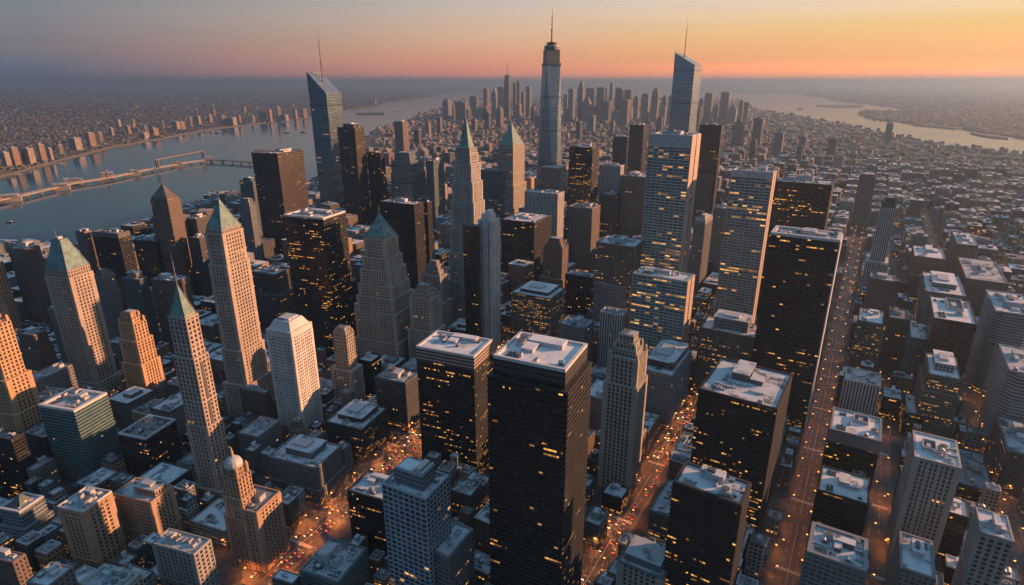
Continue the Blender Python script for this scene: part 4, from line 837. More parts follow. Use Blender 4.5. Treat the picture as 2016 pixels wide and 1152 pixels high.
# ------------------------------------------------------------------ avenues and streets
AZ = R(31); AV = Vector((math.sin(AZ), math.cos(AZ), 0)); CV = Vector((math.cos(AZ), -math.sin(AZ), 0))
ROADS = []    # (p0, p1, halfwidth)
def road(p0, p1, hw, name, lanes=True, z=.06):
    p0, p1 = Vector(p0), Vector(p1); ROADS.append((p0, p1, hw + (5 if hw > 12 else 3.3))); d = (p1 - p0); L = d.length; d.normalize(); n = Vector((d.y, -d.x, 0))
    q = lambda s, o, zz: tuple((p0 + d * s + n * o).to_3d()[:2]) + (zz,)
    m = MB(); m.quad([q(0, hw, z), q(L, hw, z), q(L, -hw, z), q(0, -hw, z)][::-1], None, 0)
    if lanes:
        for u_ in [q_ * 100.0 for q_ in range(1, 14)]:
            for j_ in range(int(hw * 2 / 1.3)):
                o = -hw + .5 + j_ * 1.3; m.quad([q(u_, o + .35, z + .05), q(u_ + 3.5, o + .35, z + .05), q(u_ + 3.5, o - .35, z + .05), q(u_, o - .35, z + .05)][::-1], None, 1)
        for o in ((-.15,) if hw < 9 else (-hw * .5, 0, hw * .5)):
            s = 0
            while s < min(L, 1500): m.quad([q(s, o + .15, z + .04), q(s + (5 if o else 9), o + .15, z + .04), q(s + (5 if o else 9), o - .15, z + .04), q(s, o - .15, z + .04)][::-1], None, 1); s += 12 if o else 9.01
    structure(m.build(name, ['asphalt', 'paint']))
    m = MB()
    for s in (-1, 1):
        a, b = s * hw, s * (hw + 3); lo, hi = min(a, b), max(a, b)
        m.quad([q(0, hi, .2 + z), q(L, hi, .2 + z), q(L, lo, .2 + z), q(0, lo, .2 + z)][::-1]); e = a
        m.quad([q(0, e, z), q(L, e, z), q(L, e, z + .2), q(0, e, z + .2)] if s > 0 else [q(L, e, z), q(0, e, z), q(0, e, z + .2), q(L, e, z + .2)])
    structure(m.build('pavement', 'pavement'))
def along(P, d, a, b): return P + d * a, P + d * b
d25 = Vector((math.sin(R(24.9)), math.cos(R(24.9)), 0))
S = {1: along(ground(520, 1138), d25, -160, 1300), 2: along(ground(1154, 1143), AV, -220, 1500), 3: along(ground(1580, 990), AV, -400, 1900), 4: along(ground(1732, 1000), AV, -400, 1500), 5: along(ground(1950, 910), AV, -400, 1500)}
rs_ = Vector((d25.y, -d25.x, 0)) * 24; ROADS.append((S[1][0] + rs_, S[1][1] + rs_, 14))
for k, (a, b) in S.items(): road(a, b, {1: 12.8, 2: 9.5, 3: 10, 4: 6.5, 5: 8}[k], 'avenue', z=.06 + .01 * k)
for off in (250, 380, 520, 680, 860): 
    a, b = along(ground(1950, 910) + CV * (off - 100), AV, -100, 1300); road(a, b, 6, 'avenue', z=.13)
c0 = ground(1205, 1048)
zc_ = .16
for k, u in enumerate((0, 105, 205, 300, 400, 520, 640, 780, 930)):
    a, b = c0 + AV * u - CV * 150, c0 + AV * u + CV * 1100
    road(a, b, 4.5, 'cross_street', lanes=False, z=zc_)
c1 = ground(590, 985); C25 = Vector((math.cos(R(24.9)), -math.sin(R(24.9)), 0))
for k, u in enumerate((-95, 0, 110, 215, 320, 440)):
    road(c1 + d25 * u - C25 * 560, c1 + d25 * u + C25 * 110, 4.8, 'cross_street', lanes=False, z=.17)
def near_road(x, y, r):
    for a, b, hw in ROADS:
        d = b - a; L2 = d.length_squared; s = max(0, min(1, ((x - a.x) * d.x + (y - a.y) * d.y) / L2))
        if math.hypot(x - a.x - d.x * s, y - a.y - d.y * s) < hw + r: return True
    return False
def inside(poly, x, y):
    c = False; n = len(poly); j = n - 1
    for i in range(n):
        xi, yi = poly[i]; xj, yj = poly[j]
        if (yi > y) != (yj > y) and x < (xj - xi) * (y - yi) / (yj - yi) + xi: c = not c
        j = i
    return c
def corners(x, y, a, w, d):
    ca, sa = math.cos(a), math.sin(a)
    return [(x + lx * ca + ly * sa, y - lx * sa + ly * ca) for lx in (-w / 2, w / 2) for ly in (-d / 2, d / 2)]
FG = {}
def fadd(f):
    x, y, a, w, d = f[:5]; r = (w + d) / 2
    for i in range(int((x - r) // 100), int((x + r) // 100) + 1):
        for j in range(int((y - r) // 100), int((y + r) // 100) + 1): FG.setdefault((i, j), []).append(f)
for f in FOOT: fadd(f)
def hits(x, y, a, w, d, gap=3):
    seen = set()
    for i in range(int((x - w) // 100), int((x + w) // 100) + 1):
        for j in range(int((y - d) // 100), int((y + d) // 100) + 1):
            for f in FG.get((i, j), ()):
                if id(f) in seen: continue
                seen.add(id(f)); dx, dy = x - f[0], y - f[1]
                R2 = (math.hypot(w, d) + math.hypot(f[3], f[4])) / 2
                if dx * dx + dy * dy > R2 * R2: continue
                ok = False
                for ang in (a, f[2]):
                    for ax in ((math.cos(ang), -math.sin(ang)), (math.sin(ang), math.cos(ang))):
                        def half(aa, ww, hh): return abs(ax[0] * math.cos(aa) - ax[1] * math.sin(aa)) * ww / 2 + abs(ax[0] * math.sin(aa) + ax[1] * math.cos(aa)) * hh / 2
                        if abs(dx * ax[0] + dy * ax[1]) > half(a, w, d) + half(f[2], f[3], f[4]) + gap: ok = True
                if not ok: return f
    return None

for i, f in enumerate(FOOT):
    for g in FOOT[i + 1:]:
        FGs = FG; FG = {}; fadd(g); h_ = hits(*f[:5], gap=-4); FG = FGs
        if h_: print('OVERLAP', f[5][:60], '|', g[5][:60])

# ------------------------------------------------------------------ downtown skyline (about 6 km away)
SKY = [(880, 193, 16, 238, 'dome'), (909, 201, 24, 236, 'flat'), (933, 190, 14, 232, 'flat'), (957, 175, 11, 226, 'flat'), (948, 210, 22, 238, 'step'), (974, 170, 12, 228, 'spike'), (999, 148, 13, 236, 'mast'), (986, 172, 12, 232, 'flat'), (1014, 162, 8, 232, 'twin'), (1021, 158, 7, 234, 'twin'), (1030, 182, 8, 228, 'flat'), (1041, 171, 11, 230, 'flat'), (1115, 187, 10, 234, 'flat'), (1126, 176, 13, 240, 'flat'), (1145, 160, 13, 236, 'notch'), (1162, 174, 14, 238, 'flat'), (1156, 190, 18, 246, 'step'), (1185, 173, 18, 238, 'flat'), (1194, 200, 20, 246, 'flat'), (1205, 161, 7, 238, 'twin'), (1220, 174, 16, 240, 'flat'), (1238, 178, 16, 240, 'flat'), (1230, 197, 22, 250, 'flat'), (1254, 188, 12, 238, 'step'), (1272, 185, 17, 242, 'flat'), (1292, 172, 15, 244, 'dome'), (1309, 188, 12, 240, 'step'), (1322, 189, 9, 250, 'flat'), (1381, 196, 8, 244, 'flat'), (1397, 184, 17, 246, 'flat'), (1412, 204, 9, 240, 'step'), (1430, 182, 19, 244, 'flat'), (1444, 208, 18, 246, 'step'), (1461, 196, 10, 244, 'step'), (1471, 202, 10, 240, 'flat'), (1495, 233, 20, 290, 'mastflat'), (1456, 236, 24, 290, 'step'), (1485, 272, 14, 320, 'dome'), (1535, 261, 20, 312, 'flat'), (1582, 269, 15, 318, 'flat'), (1576, 288, 13, 330, 'flat'), (1641, 272, 18, 310, 'flat'), (1753, 243, 14, 285, 'mastflat'), (865, 232, 10, 262, 'flat'), (842, 238, 12, 268, 'step'), (822, 256, 14, 290, 'flat'), (1206, 236, 10, 270, 'dome'), (1166, 228, 14, 262, 'flat'), (1140, 240, 12, 275, 'flat'), (1300, 226, 14, 268, 'step'), (1348, 222, 10, 262, 'flat'), (960, 222, 12, 258, 'flat'), (934, 232, 10, 262, 'step'), (1060, 228, 10, 262, 'flat')]
SKY += [(892 + i * 32 + random.uniform(-6, 6), random.uniform(205, 222), random.uniform(9, 17), random.uniform(236, 256), random.choice(['flat', 'flat', 'step'])) for i in range(18)]
shades = ['dark', 'grey', 'brown', 'greygl', 'dark', 'brown']
ordw = ['first', 'second', 'third', 'fourth', 'fifth', 'sixth', 'seventh', 'eighth', 'ninth', 'tenth', 'eleventh', 'twelfth', 'thirteenth', 'fourteenth', 'fifteenth', 'sixteenth', 'seventeenth', 'eighteenth', 'nineteenth', 'twentieth']
shapew = {'dome': 'rounded top', 'flat': 'flat top', 'step': 'stepped top', 'spike': 'pointed top', 'mast': 'thin mast', 'twin': 'slim paired shafts', 'notch': 'notched crown', 'mastflat': 'flat top and short mast'}
scount = {}
for i, (x, yt, pw, by, kd) in enumerate(sorted(SKY)):
    P = roof_pt((x, yt), by); D = P.y; wm_ = pw * D / CAM_F * (.8); dm = wm_ * random.uniform(.7, 1)
    if wm_ > 140: wm_ *= .7
    st = shades[i % 6]; zone = 'left of the tapered glass giant' if x < 1075 else ('between the two central masts' if x < 1354 else ('right of slanted grey tower' if x < 1480 else 'alone over the low city'))
    key = (kd, zone, yt > 203); scount[key] = scount.get(key, 0) + 1; n_ = scount[key]
    lab = 'hazy %s tower with %s %s%s' % ('low' if yt > 203 else 'tall', shapew[kd], zone, '' if n_ == 1 else ', %s' % ordw[n_ - 1])
    root = empty('skyline_tower', (P.x, P.y, 0), -AZ, lab, 'skyscraper', 'hazy towers of the far downtown skyline')
    h = P.z; m = MB(); hb = {'flat': 1, 'dome': .86, 'step': .82, 'spike': .8, 'mast': .88, 'twin': .94, 'notch': .84, 'mastflat': 1}[kd] * h
    m.box(-wm_ / 2, wm_ / 2, -dm / 2, dm / 2, 0, hb, 0, bay=6, fl=5); m.build('walls', fmat(st), root)
    m = MB(); m.box(-wm_ / 2 - .5, wm_ / 2 + .5, -dm / 2 - .5, dm / 2 + .5, hb, hb + 1.5); m.build('roof_deck', 'roof_mid', root)
    m = MB()
    if kd == 'dome': m.box(-wm_ * .38, wm_ * .38, -dm * .38, dm * .38, hb, h * .93, 0, bay=6, fl=5); m.cyl(0, 0, wm_ * .34, wm_ * .12, h * .93, h, 12)
    elif kd in ('step', 'notch'): m.box(-wm_ * .36, wm_ * .36, -dm * .36, dm * .36, hb, h * .93, 0, bay=6, fl=5); m.box(-wm_ * .22, wm_ * .2, -dm * .2, dm * .2, h * .93, h)
    elif kd == 'spike': m.frust(rect(wm_, dm, .7, .7), rect(wm_, dm, .35, .35), hb, h * .9); m.frust(rect(wm_, dm, .3, .3), rect(wm_, dm, .02, .02), h * .9, h * 1.04)
    elif kd == 'mast': m.box(-wm_ * .4, wm_ * .4, -dm * .4, dm * .4, hb, h, 0, bay=6, fl=5); m.cyl(0, 0, 4, 1, h, h + 130, 6)
    elif kd == 'twin': m.box(-wm_ * .45, -wm_ * .1, -dm * .4, dm * .4, hb, h); m.box(wm_ * .1, wm_ * .45, -dm * .4, dm * .4, hb, h * .97)
    elif kd == 'mastflat': m.box(-wm_ * .3, wm_ * .1, -dm * .3, dm * .3, hb, hb + 8); m.cyl(wm_ * .2, 0, 1.6, .6, hb, hb + 30, 6)
    else: m.box(-wm_ * .3, wm_ * .15, -dm * .3, dm * .2, hb + 1.5, hb + 7)
    m.build('crown', fmat(st), root); fadd((P.x, P.y, AZ, wm_, dm, lab))

# ------------------------------------------------------------------ low city
low_styles = ['brown', 'grey', 'stoneg', 'brick', 'dark', 'grey', 'brown', 'stone2', 'slab', 'greygl', 'yellow']
colw = dict(brown='brown', grey='grey', stoneg='pale grey', brick='tan brick', dark='dark grey', stone2='cream', slab='black', greygl='grey glass', yellow='yellow windowed')
roofw = dict(p='pale', w='white', m='blue grey', d='dark')
cand = []
rnd = random.Random(21)
def vis(x, y, h):
    px, py = proj((x, y, h)); return -60 < px < 2080 and py < 1290
u = -500
while u < 3300:
    v = -2300
    while v < 2600:
        for (O, A_, C_, yaw, rng) in ((c1, d25, C25, R(20), lambda x, y: x < y * .02 - 60 and y < 1500), (c0, AV, CV, AZ, lambda x, y: not (x < y * .02 - 60 and y < 1500))):
            P = O + A_ * (u + rnd.uniform(-3, 3)) + C_ * (v + rnd.uniform(-3, 3)); x, y = P.x, P.y
            if y < 180 or not rng(x, y): continue
            D = math.hypot(x, y)
            if D > 3300: continue
            w_, d_ = rnd.uniform(28, 40), rnd.uniform(30, 42)
            if near_road(x, y, min(w_, d_) / 2 + 1) or hits(x, y, yaw, w_, d_) or not inside(man, x, y): continue
            if not all(inside(man, cx, cy_) for cx, cy_ in corners(x, y, yaw, w_ + 10, d_ + 10)): continue
            px, py = proj((x, y, 0))
            r = rnd.random()
            if px > 1560 or y > 2300: h = 18 + 36 * r * r + (30 * rnd.random() if rnd.random() < .16 else 0)
            elif y > 1000: h = (34 + 56 * r) if px < 760 else 28 + 70 * r * r
            else: h = 18 + 34 * r * r
            if y < 520: h = min(h, 34)
            if px < 640:
                sh = 474 if px < 180 else (474 - (px - 180) * .35 if px < 420 else 378)     # keep the river bank in view
                while h > 10 and proj((x, y, h))[1] < sh: h -= 4
            if not vis(x, y, h): continue
            f = (x, y, yaw, w_, d_, 'low'); fadd(f); cand.append((D, x, y, yaw, w_, d_, h, rnd.choice(low_styles) if D < 2600 else rnd.choice(['brown', 'grey', 'stoneg', 'brick', 'dark', 'brown'])))
        v += 42
    u += 44
for k in range(34000):
    if k < 17000: P = ground(rnd.uniform(-60, 2080), 430 + 860 * rnd.random()); s0, s1 = (9, 15) if k % 2 else (12, 26)
    else: P = ground(rnd.uniform(600 if k % 2 else -60, 2080), 262 + 330 * rnd.random()); s0, s1 = 16, 34
    x, y = P.x, P.y; D = math.hypot(x, y)
    if D > 3300 or y < 240: continue
    yaw = R(20) if (x < y * .02 - 60 and y < 1500) else AZ
    w_, d_ = rnd.uniform(s0, s1), rnd.uniform(s0, s1)
    if near_road(x, y, min(w_, d_) / 2) or hits(x, y, yaw, w_, d_, 1.5) or not inside(man, x, y) or not all(inside(man, cx, cy_) for cx, cy_ in corners(x, y, yaw, w_ + 10, d_ + 10)): continue
    h = 12 + 26 * rnd.random() ** 1.5
    if y > 1000 and proj((x, y, 0))[0] < 1560 and y < 2300: h += 22 * rnd.random()
    if proj((x, y, 0))[0] < 640: h = min(h, 16 if y > 800 else 30)
    f = (x, y, yaw, w_, d_, 'low'); fadd(f); cand.append((D, x, y, yaw, w_, d_, h, rnd.choice(low_styles) if D < 2600 else rnd.choice(['brown', 'grey', 'stoneg', 'brick', 'dark'])))
cand.sort()
print('LOW', len(cand))
NLOW = 290
used = {}
def low_label(x, y, h, st, rf):
    px, py = proj((x, y, h)); best = sorted(LAND, key=lambda t: (t[0][0] - px) ** 2 + (t[0][1] - py) ** 2)[0]
    dx, dy = px - best[0][0], py - best[0][1]
    ref = best[1]
    side = ('just right of' if dx > 0 else 'just left of') if abs(dx) > abs(dy) else ('in front of' if dy > 0 else 'behind')
    size = 'low' if h < 26 else ('mid height' if h < 48 else 'tallish')
    lab = '%s %s block with %s roof %s %s' % (size, colw[st], roofw[rf], side, ref)
    n_ = used.get(lab, 0) + 1; used[lab] = n_
    if n_ > 1: lab = '%s farther %s' % (ordw[n_ - 2], lab)
    lab = lab.replace('stone tower', 'tower') if len(lab.split()) > 16 else lab; lw = lab.split()
    return ' '.join(lw[:16])
for i, (D, x, y, yaw, w_, d_, h, st) in enumerate(cand[:NLOW]):
    rf = rnd.choice('ppwmmdd'); root = empty('low_rise_block', (x, y, 0), -yaw, low_label(x, y, h, st, rf), 'city block', 'low blocks filling the streets between the towers')
    m = MB(); rr = rect(w_, d_); uo = (rnd.randrange(900), 0)
    if rnd.random() < .35 and h > 22:
        h2 = h * rnd.uniform(.5, .75); k = rnd.uniform(.6, .8)
        m.frust(rr, rr, 0, h2, 0, 3.3, 3.8, uo=uo, tmi=2); r2 = rect(w_, d_, k, k, w_ * .05, d_ * .08); m.frust(r2, r2, h2, h, 0, 3.3, 3.8, uo=uo, tmi=1)
        if D < 900: relief(m, rr, 0, h2, 'grid', st, 3.3, 3.8, 1)
        m.build('walls', [fmat(st), wallm(st), RM[rf]], root)
        roof_top(root, w_ * k, d_ * k, h, rf, rnd.choice(['rim_dark', 'unit', wallm(st)]), 1, .7, rnd.choice((0, .3)), 3, 2, rnd, w_ * .05, d_ * .08)
    else:
        m.frust(rr, rr, 0, h, 0, 3.3, 3.8, uo=uo, tmi=1)
        if D < 900: relief(m, rr, 0, h, rnd.choice(('grid', 'bands')), st, 3.3, 3.8, 1)
        m.build('walls', [fmat(st), wallm(st)], root)
        roof_top(root, w_, d_, h, rf, rnd.choice(['rim_dark', 'unit', wallm(st)]), 1.1, .8, rnd.choice((.25, .35, 0)), rnd.uniform(3, 5), rnd.choice((2, 3, 4)), rnd)
# everything past the nearest ones: one mass
MASSM = [('brown', 'd'), ('grey', 'm'), ('stoneg', 'p'), ('brick', 'm'), ('dark', 'd'), ('stone2', 'p'), ('slab', 'd'), ('greygl', 'm'), ('yellow', 'm')]
mats = [fmat(s) for s, _ in MASSM] + ['roof_dark', 'roof_mid', 'roof_pale', 'roof_white']; midx = {s: i for i, (s, _) in enumerate(MASSM)}
def mass_box(m, x, y, yaw, w_, d_, h, st, rm, pent=True, z=0):
    c = corners(x, y, yaw, w_, d_); r = [c[0], c[2], c[3], c[1]]
    m.frust(r, r, z, z + h, midx[st], 3.6, 4, uo=(rnd.randrange(900), 0), tmi=len(MASSM) + rm)
    if pent:
        c = corners(x + rnd.uniform(-.15, .15) * w_, y + rnd.uniform(-.15, .15) * d_, yaw, w_ * rnd.uniform(.2, .5), d_ * rnd.uniform(.2, .5)); r = [c[0], c[2], c[3], c[1]]
        m.frust(r, r, z + h, z + h + rnd.uniform(2.5, 5), midx[st], 3.6, 4, tmi=len(MASSM) + rnd.choice((0, 1, 2)))
m = MB()
for (D, x, y, yaw, w_, d_, h, st) in cand[NLOW:]: mass_box(m, x, y, yaw, w_, d_, h, st, rnd.choice((0, 1, 1, 2, 2, 3)))
# tall unseen city blocks on the sunny side, added to shade the right part
for k in range(260):
    y = rnd.uniform(-100, 2400); x = y * .9 + 190 + rnd.uniform(0, 900); 
    if near_road(x, y, 14) or hits(x, y, AZ, 34, 36): continue
    if -60 < proj((x - 30, y, 150))[0] < 2060: continue
    fadd((x, y, AZ, 34, 36, 'x')); mass_box(m, x, y, AZ, 34, 36, rnd.uniform(60, 150), rnd.choice(['brown', 'grey', 'stoneg', 'dark']), rnd.choice((0, 1, 2)))
# beyond 3 km, down to the harbour
for k in range(14000):
    px, py = rnd.uniform(740, 2060), 190 + 170 * rnd.random() ** 1.15
    P = ground(px, py); D = math.hypot(P.x, P.y)
    if D < 3250 or D > 16000 or not inside(man, P.x, P.y): continue
    s = min(2.6, max(1, D / 4600)); yaw = AZ + rnd.choice((0, 0, 0, .3, -.4))
    w_, d_, h = rnd.uniform(14, 36) * s, rnd.uniform(14, 36) * s, (9 + 18 * rnd.random() ** 2) * s ** .5 + (18 * rnd.random() if (900 < px < 1480 and D > 4500) else 0)
    if hits(P.x, P.y, yaw, w_, d_, 0): continue
    fadd((P.x, P.y, yaw, w_, d_, 'x'))
    mass_box(m, P.x, P.y, yaw, w_, d_, h, rnd.choice(['brown', 'grey', 'stoneg', 'brick', 'dark', 'brown']), rnd.choice((0, 0, 1, 1, 2, 2)), D < 5000)
m.build('distant_low_city', mats, kind='stuff')
m = MB(); cnt = 0
for k in range(30000):
    px, py = rnd.uniform(-40, 1000), 168 + 200 * rnd.random() ** 1.7
    if rnd.random() < .22: px, py = rnd.uniform(1560, 2060), 170 + 120 * rnd.random() ** 1.4
    P = ground(px, py)
    if not (inside(east, P.x, P.y) or inside(west, P.x, P.y) or inside(far_l, P.x, P.y)) or P.y > 60000: continue
    D = P.length; s = max(.62, min(6, D / 6800)); yaw = rnd.choice((.2, .9, -.3))
    w_, d_, h = rnd.uniform(10, 34) * s, rnd.uniform(10, 30) * s, rnd.uniform(7, 15) * s ** .7
    mass_box(m, P.x, P.y, yaw, w_, d_, h, rnd.choice(['dark', 'slab', 'dark', 'dark', 'greygl', 'slab', 'slab'] + ['stone2'] * (rnd.random() < .3)), rnd.choice((0, 0, 0, 1, 1, 2)), False); cnt += 1
m.build('far_shore_city', mats, kind='stuff'); print('FAR', cnt)

# ------------------------------------------------------------------ apartment blocks along the far bank
BANK = [(8, 300, 330, 16), (25, 291, 328, 20), (38, 300, 325, 12), (52, 292, 324, 26), (78, 284, 318, 16), (118, 285, 305, 14), (146, 272, 297, 22), (176, 262, 290, 20), (196, 260, 281, 15), (218, 252, 268, 8), (251, 248, 264, 13), (263, 246, 262, 12), (283, 262, 274, 18), (302, 252, 268, 20), (320, 238, 252, 6), (346, 240, 256, 14), (357, 240, 255, 12), (374, 230, 250, 8), (388, 228, 246, 12), (412, 226, 243, 10), (438, 228, 247, 14), (456, 232, 247, 18), (470, 228, 243, 8), (497, 228, 242, 12), (516, 222, 240, 14), (530, 216, 240, 8), (547, 210, 238, 10), (560, 226, 238, 14), (580, 216, 234, 10), (598, 214, 232, 12), (232, 236, 252, 8), (262, 236, 250, 7), (286, 248, 262, 9), (96, 292, 315, 10), (728, 196, 204, 8), (738, 195, 204, 8), (480, 210, 222, 6), (420, 216, 228, 7)]
for i, (x, yt, yb, pw) in enumerate(BANK):
    P = roof_pt((x, yt), yb); w_ = min(70, pw * P.y / CAM_F * .8); d_ = w_ * rnd.uniform(.5, .8)
    warm = i % 3 != 1; st = 'stone' if warm else 'brick'
    if x < 95: pos = 'at the left end of the far bank'
    elif x < 210: pos = 'on the far bank behind the long pier'
    elif x < 400: pos = 'on the far bank where the river bends'
    elif x < 610: pos = 'on the far bank left of the slanted blue tower'
    else: pos = 'on the far bank right of the slanted blue tower'
    n_ = used.get(pos, 0) + 1; used[pos] = n_
    root = empty('riverside_apartment_block', (P.x, P.y, 0), -R(20 + 14 * (i % 3)), '%s riverside slab %s%s' % ('wide' if pw > 13 else 'slim', pos, '' if n_ == 1 else ', %s from left' % ordw[n_ - 1]), 'apartment block', 'sunlit slabs along the far river bank')
    m = MB(); m.box(-w_ / 2, w_ / 2, -d_ / 2, d_ / 2, 0, P.z, 0); m.build('walls', fmat(st), root)
    m = MB(); m.box(-w_ / 2 - .4, w_ / 2 + .4, -d_ / 2 - .4, d_ / 2 + .4, P.z, P.z + 1.2); m.box(-w_ * .2, w_ * .1, -d_ * .2, d_ * .2, P.z + 1.2, P.z + 6); m.build('roof', 'roof_mid', root)

# ------------------------------------------------------------------ long pier, gantry, boats
plain('concrete', (.28, .25, .22), .8, 0, .25, .05)
plain('timber', (.2, .15, .12), .8, 0, .3, .2)
def strip(m, p0, p1, hw, z0, z1, mi=0):
    a, b = Vector((p0[0], p0[1])), Vector((p1[0], p1[1])); d = (b - a).normalized(); n = Vector((d.y, -d.x))
    r = [tuple(a - n * hw), tuple(a + n * hw), tuple(b + n * hw), tuple(b - n * hw)]
    A = sum(r[i][0] * r[(i + 1) % 4][1] - r[(i + 1) % 4][0] * r[i][1] for i in range(4))
    if A < 0: r.reverse()
    m.frust(r, r, z0, z1, mi, bot=True)
pier_px = [(-60, 408), (40, 388), (140, 364), (215, 352), (290, 336), (365, 322), (405, 317), (450, 318), (500, 322), (560, 328)]
pp = [ground(*q) for q in pier_px]
root = empty('long_pier', (pp[4].x, pp[4].y, -8), 0, 'long pale pier bridge zigzagging across the river, orange lit side', 'pier')
o_ = Vector((pp[4].x, pp[4].y, -8)); m = MB()
for a, b in zip(pp, pp[1:]): strip(m, (a - o_)[:2], (b - o_)[:2], 11, 10, 14)
m.build('deck', 'concrete', root)
m = MB()
for a, b in zip(pp, pp[1:]):
    for s in (-1, 1):
        d = (b - a).normalized(); n = Vector((d.y, -d.x, 0)) * 10.6 * s; strip(m, (a - o_ + n)[:2], (b - o_ + n)[:2], .3, 14, 15.2)
m.build('railing', 'concrete', root)
for a, b in zip(pp, pp[1:]):
    k = int((b - a).length / 55)
    for i in range(k):
        q = a + (b - a) * (i + .5) / k - o_; m = MB(); m.box(-6, 6, -2, 2, 0, 10); part('pier_support', m.mesh('pier_support', ['concrete']), root, (q.x, q.y, 0), .4)
for i, (x, y, w_) in enumerate([(145, 355, 60), (212, 343, 40), (120, 366, 46), (265, 338, 30), (350, 321, 34), (20, 388, 50), (413, 311, 22)]):
    q = ground(x, y + 4); m = MB(); m.box(-w_ / 2, w_ / 2, -9, 9, 0, 9); m.frust(rect(w_ + 2, 20), rect(w_ + 2, 1), 9, 13, 1)
    rt_ = empty('pier_shed', (q.x, q.y, 6.0), R(30), ['long pale shed near the left half of the pier', 'shed under the small crane on the pier', 'low shed at the near left of the pier', 'short shed between crane and pier bend', 'shed beside the tall gantry on the pier', 'shed at the left edge end of the pier', 'tower like shed at the pier bend'][i], 'shed', 'sheds standing on the pier'); m.build('walls', ['concrete', 'roof_mid'], rt_)
    m = MB(); m.box(-w_ * .3, w_ * .3, -9.2, -9.05, 1, 5); m.build('doors', 'unit_dark', rt_)
    m = MB(); m.box(-w_ / 2 - 6, w_ / 2 + 6, -14, 14, -14, 0); m.build('quay_base', 'concrete', rt_)
# gantry over the pier
g0, g1 = ground(312, 334), ground(402, 314)
rt_ = empty('gantry_bridge', (g0.x, g0.y, 6), 0, 'raised gantry walkway on tall legs above the pier bend', 'gantry'); dlt = g1 - g0
hG = 36
for t_ in (0, 1):
    m = MB()
    for s in (-1, 1): strip(m, (dlt * t_ + Vector((s * 6, -3, 0)))[:2], (dlt * t_ + Vector((s * 6, 3, 0)))[:2], 2.2, 0, hG)
    m.box(dlt.x * t_ - 6, dlt.x * t_ + 6, dlt.y * t_ - 1.5, dlt.y * t_ + 1.5, hG * .5, hG * .56); m.build('leg', 'timber', rt_)
m = MB(); strip(m, (-8, 0), dlt[:2], 3.5, hG, hG + 4); m.build('walkway', 'timber', rt_)
q = ground(212, 352); rt_ = empty('harbour_crane', (q.x, q.y, 6), R(20), 'small dark crane with slanted jib standing on the pier', 'crane')
m = MB(); m.box(-3, 3, -3, 3, 0, 34); m.build('mast', 'timber', rt_); m = MB(); m.frust(rect(3, 3, 1, 1, 0, 0), rect(2, 2, 1, 1, -22, 0), 30, 44); m.build('jib', 'timber', rt_); m = MB(); m.box(-5, 4, -4, 4, 24, 30); m.build('cabin', 'unit', rt_)
def boat(px, py, L, rz, label, white=True):
    p = ground(px, py); c = empty('boat', (p.x, p.y, -8.4), rz, label, 'boat')
    m = MB(); b = [(-L / 2, -L * .1), (L * .3, -L * .1), (L / 2, 0), (L * .3, L * .1), (-L / 2, L * .1)]; bb = [(x * .9, y * .7) for x, y in b]
    m.frust(bb, b, 0, L * .09, 0); m.build('hull', 'unit_dark' if not white else 'rim', c)
    m = MB(); m.box(-L * .3, L * .15, -L * .07, L * .07, L * .09, L * .17); m.box(-L * .1, L * .1, -L * .05, L * .05, L * .17, L * .22); m.build('cabin', 'rim' if not white else 'unit', c)
    m = MB(); m.cyl(-L * .18, 0, L * .02, L * .018, L * .17, L * .3, 8); m.build('funnel', 'steel_red', c)
for bt in [(20, 433, 26, .2, 'small dark boat alone on the near river at left', False), (427, 260, 60, 2.9, 'dark ship on the river below the far bank', False), (564, 260, 60, .3, 'ferry nearing the slanted blue glass tower', False), (597, 259, 56, .2, 'low barge touching the slanted blue tower in view', False), (780, 218, 80, .5, 'small dark ship on the bright upper river', False), (120, 319, 30, .5, 'white boat beside the far bank slabs', True), (36, 340, 26, .5, 'boat moored at the far bank, left end', True), (1575, 214, 90, .2, 'tiny dark ship on the orange western water', False), (280, 443, 34, .3, 'barge by the near bank left of the bronze pyramid', False), (240, 279, 50, .4, 'pale ferry docked at the far bank', True), (300, 274, 40, .4, 'pale boat at the far bank bend', True)]: boat(*bt)

# ------------------------------------------------------------------ street life
plain('lamp_glow', (1, .6, .3), .5, 0, 0, 1, (1, .33, .06), 3.5); plain('head_glow', (1, .9, .7), .5, 0, 0, 1, (1, .8, .5), 4); plain('tail_glow', (1, .1, .05), .5, 0, 0, 1, (1, .06, .02), 5)
m = MB(); m.cyl(0, 0, .16, .1, 0, 9, 6); m.box(0, 3, -.08, .08, 8.8, 9); lamp_pole = m.mesh('pole', ['unit_dark'])
m = MB(); m.box(2.2, 3.6, -.35, .35, 8.55, 8.82); lamp_head = m.mesh('lamp_head', ['lamp_glow'])
pl = bpy.data.lights.new('street_light', 'SPOT'); pl.spot_size = R(160); pl.spot_blend = 1.0; pl.energy = 2600; pl.color = (1, .26, .045); pl.shadow_soft_size = .8
carm = []
for nm, col in (('car_white', (.55, .55, .55)), ('car_black', (.02, .02, .02)), ('car_yellow', (.6, .36, .03)), ('car_grey', (.2, .2, .22)), ('car_red', (.3, .02, .02))):
    plain(nm, col, .3, .1, 0); m = MB(); m.frust(rect(4.6, 1.9), rect(4.6, 1.9), .35, .9, 0); m.frust(rect(2.7, 1.75, 1, 1, -.2), rect(1.8, 1.5, 1, 1, -.25), .9, 1.45, 1)
    for x in (-1.4, 1.4):
        for y in (-.95, .75): m.box(x - .33, x + .33, y, y + .2, 0, .66, 1)
    carm.append(m.mesh('body', [nm, 'cap_dark']))
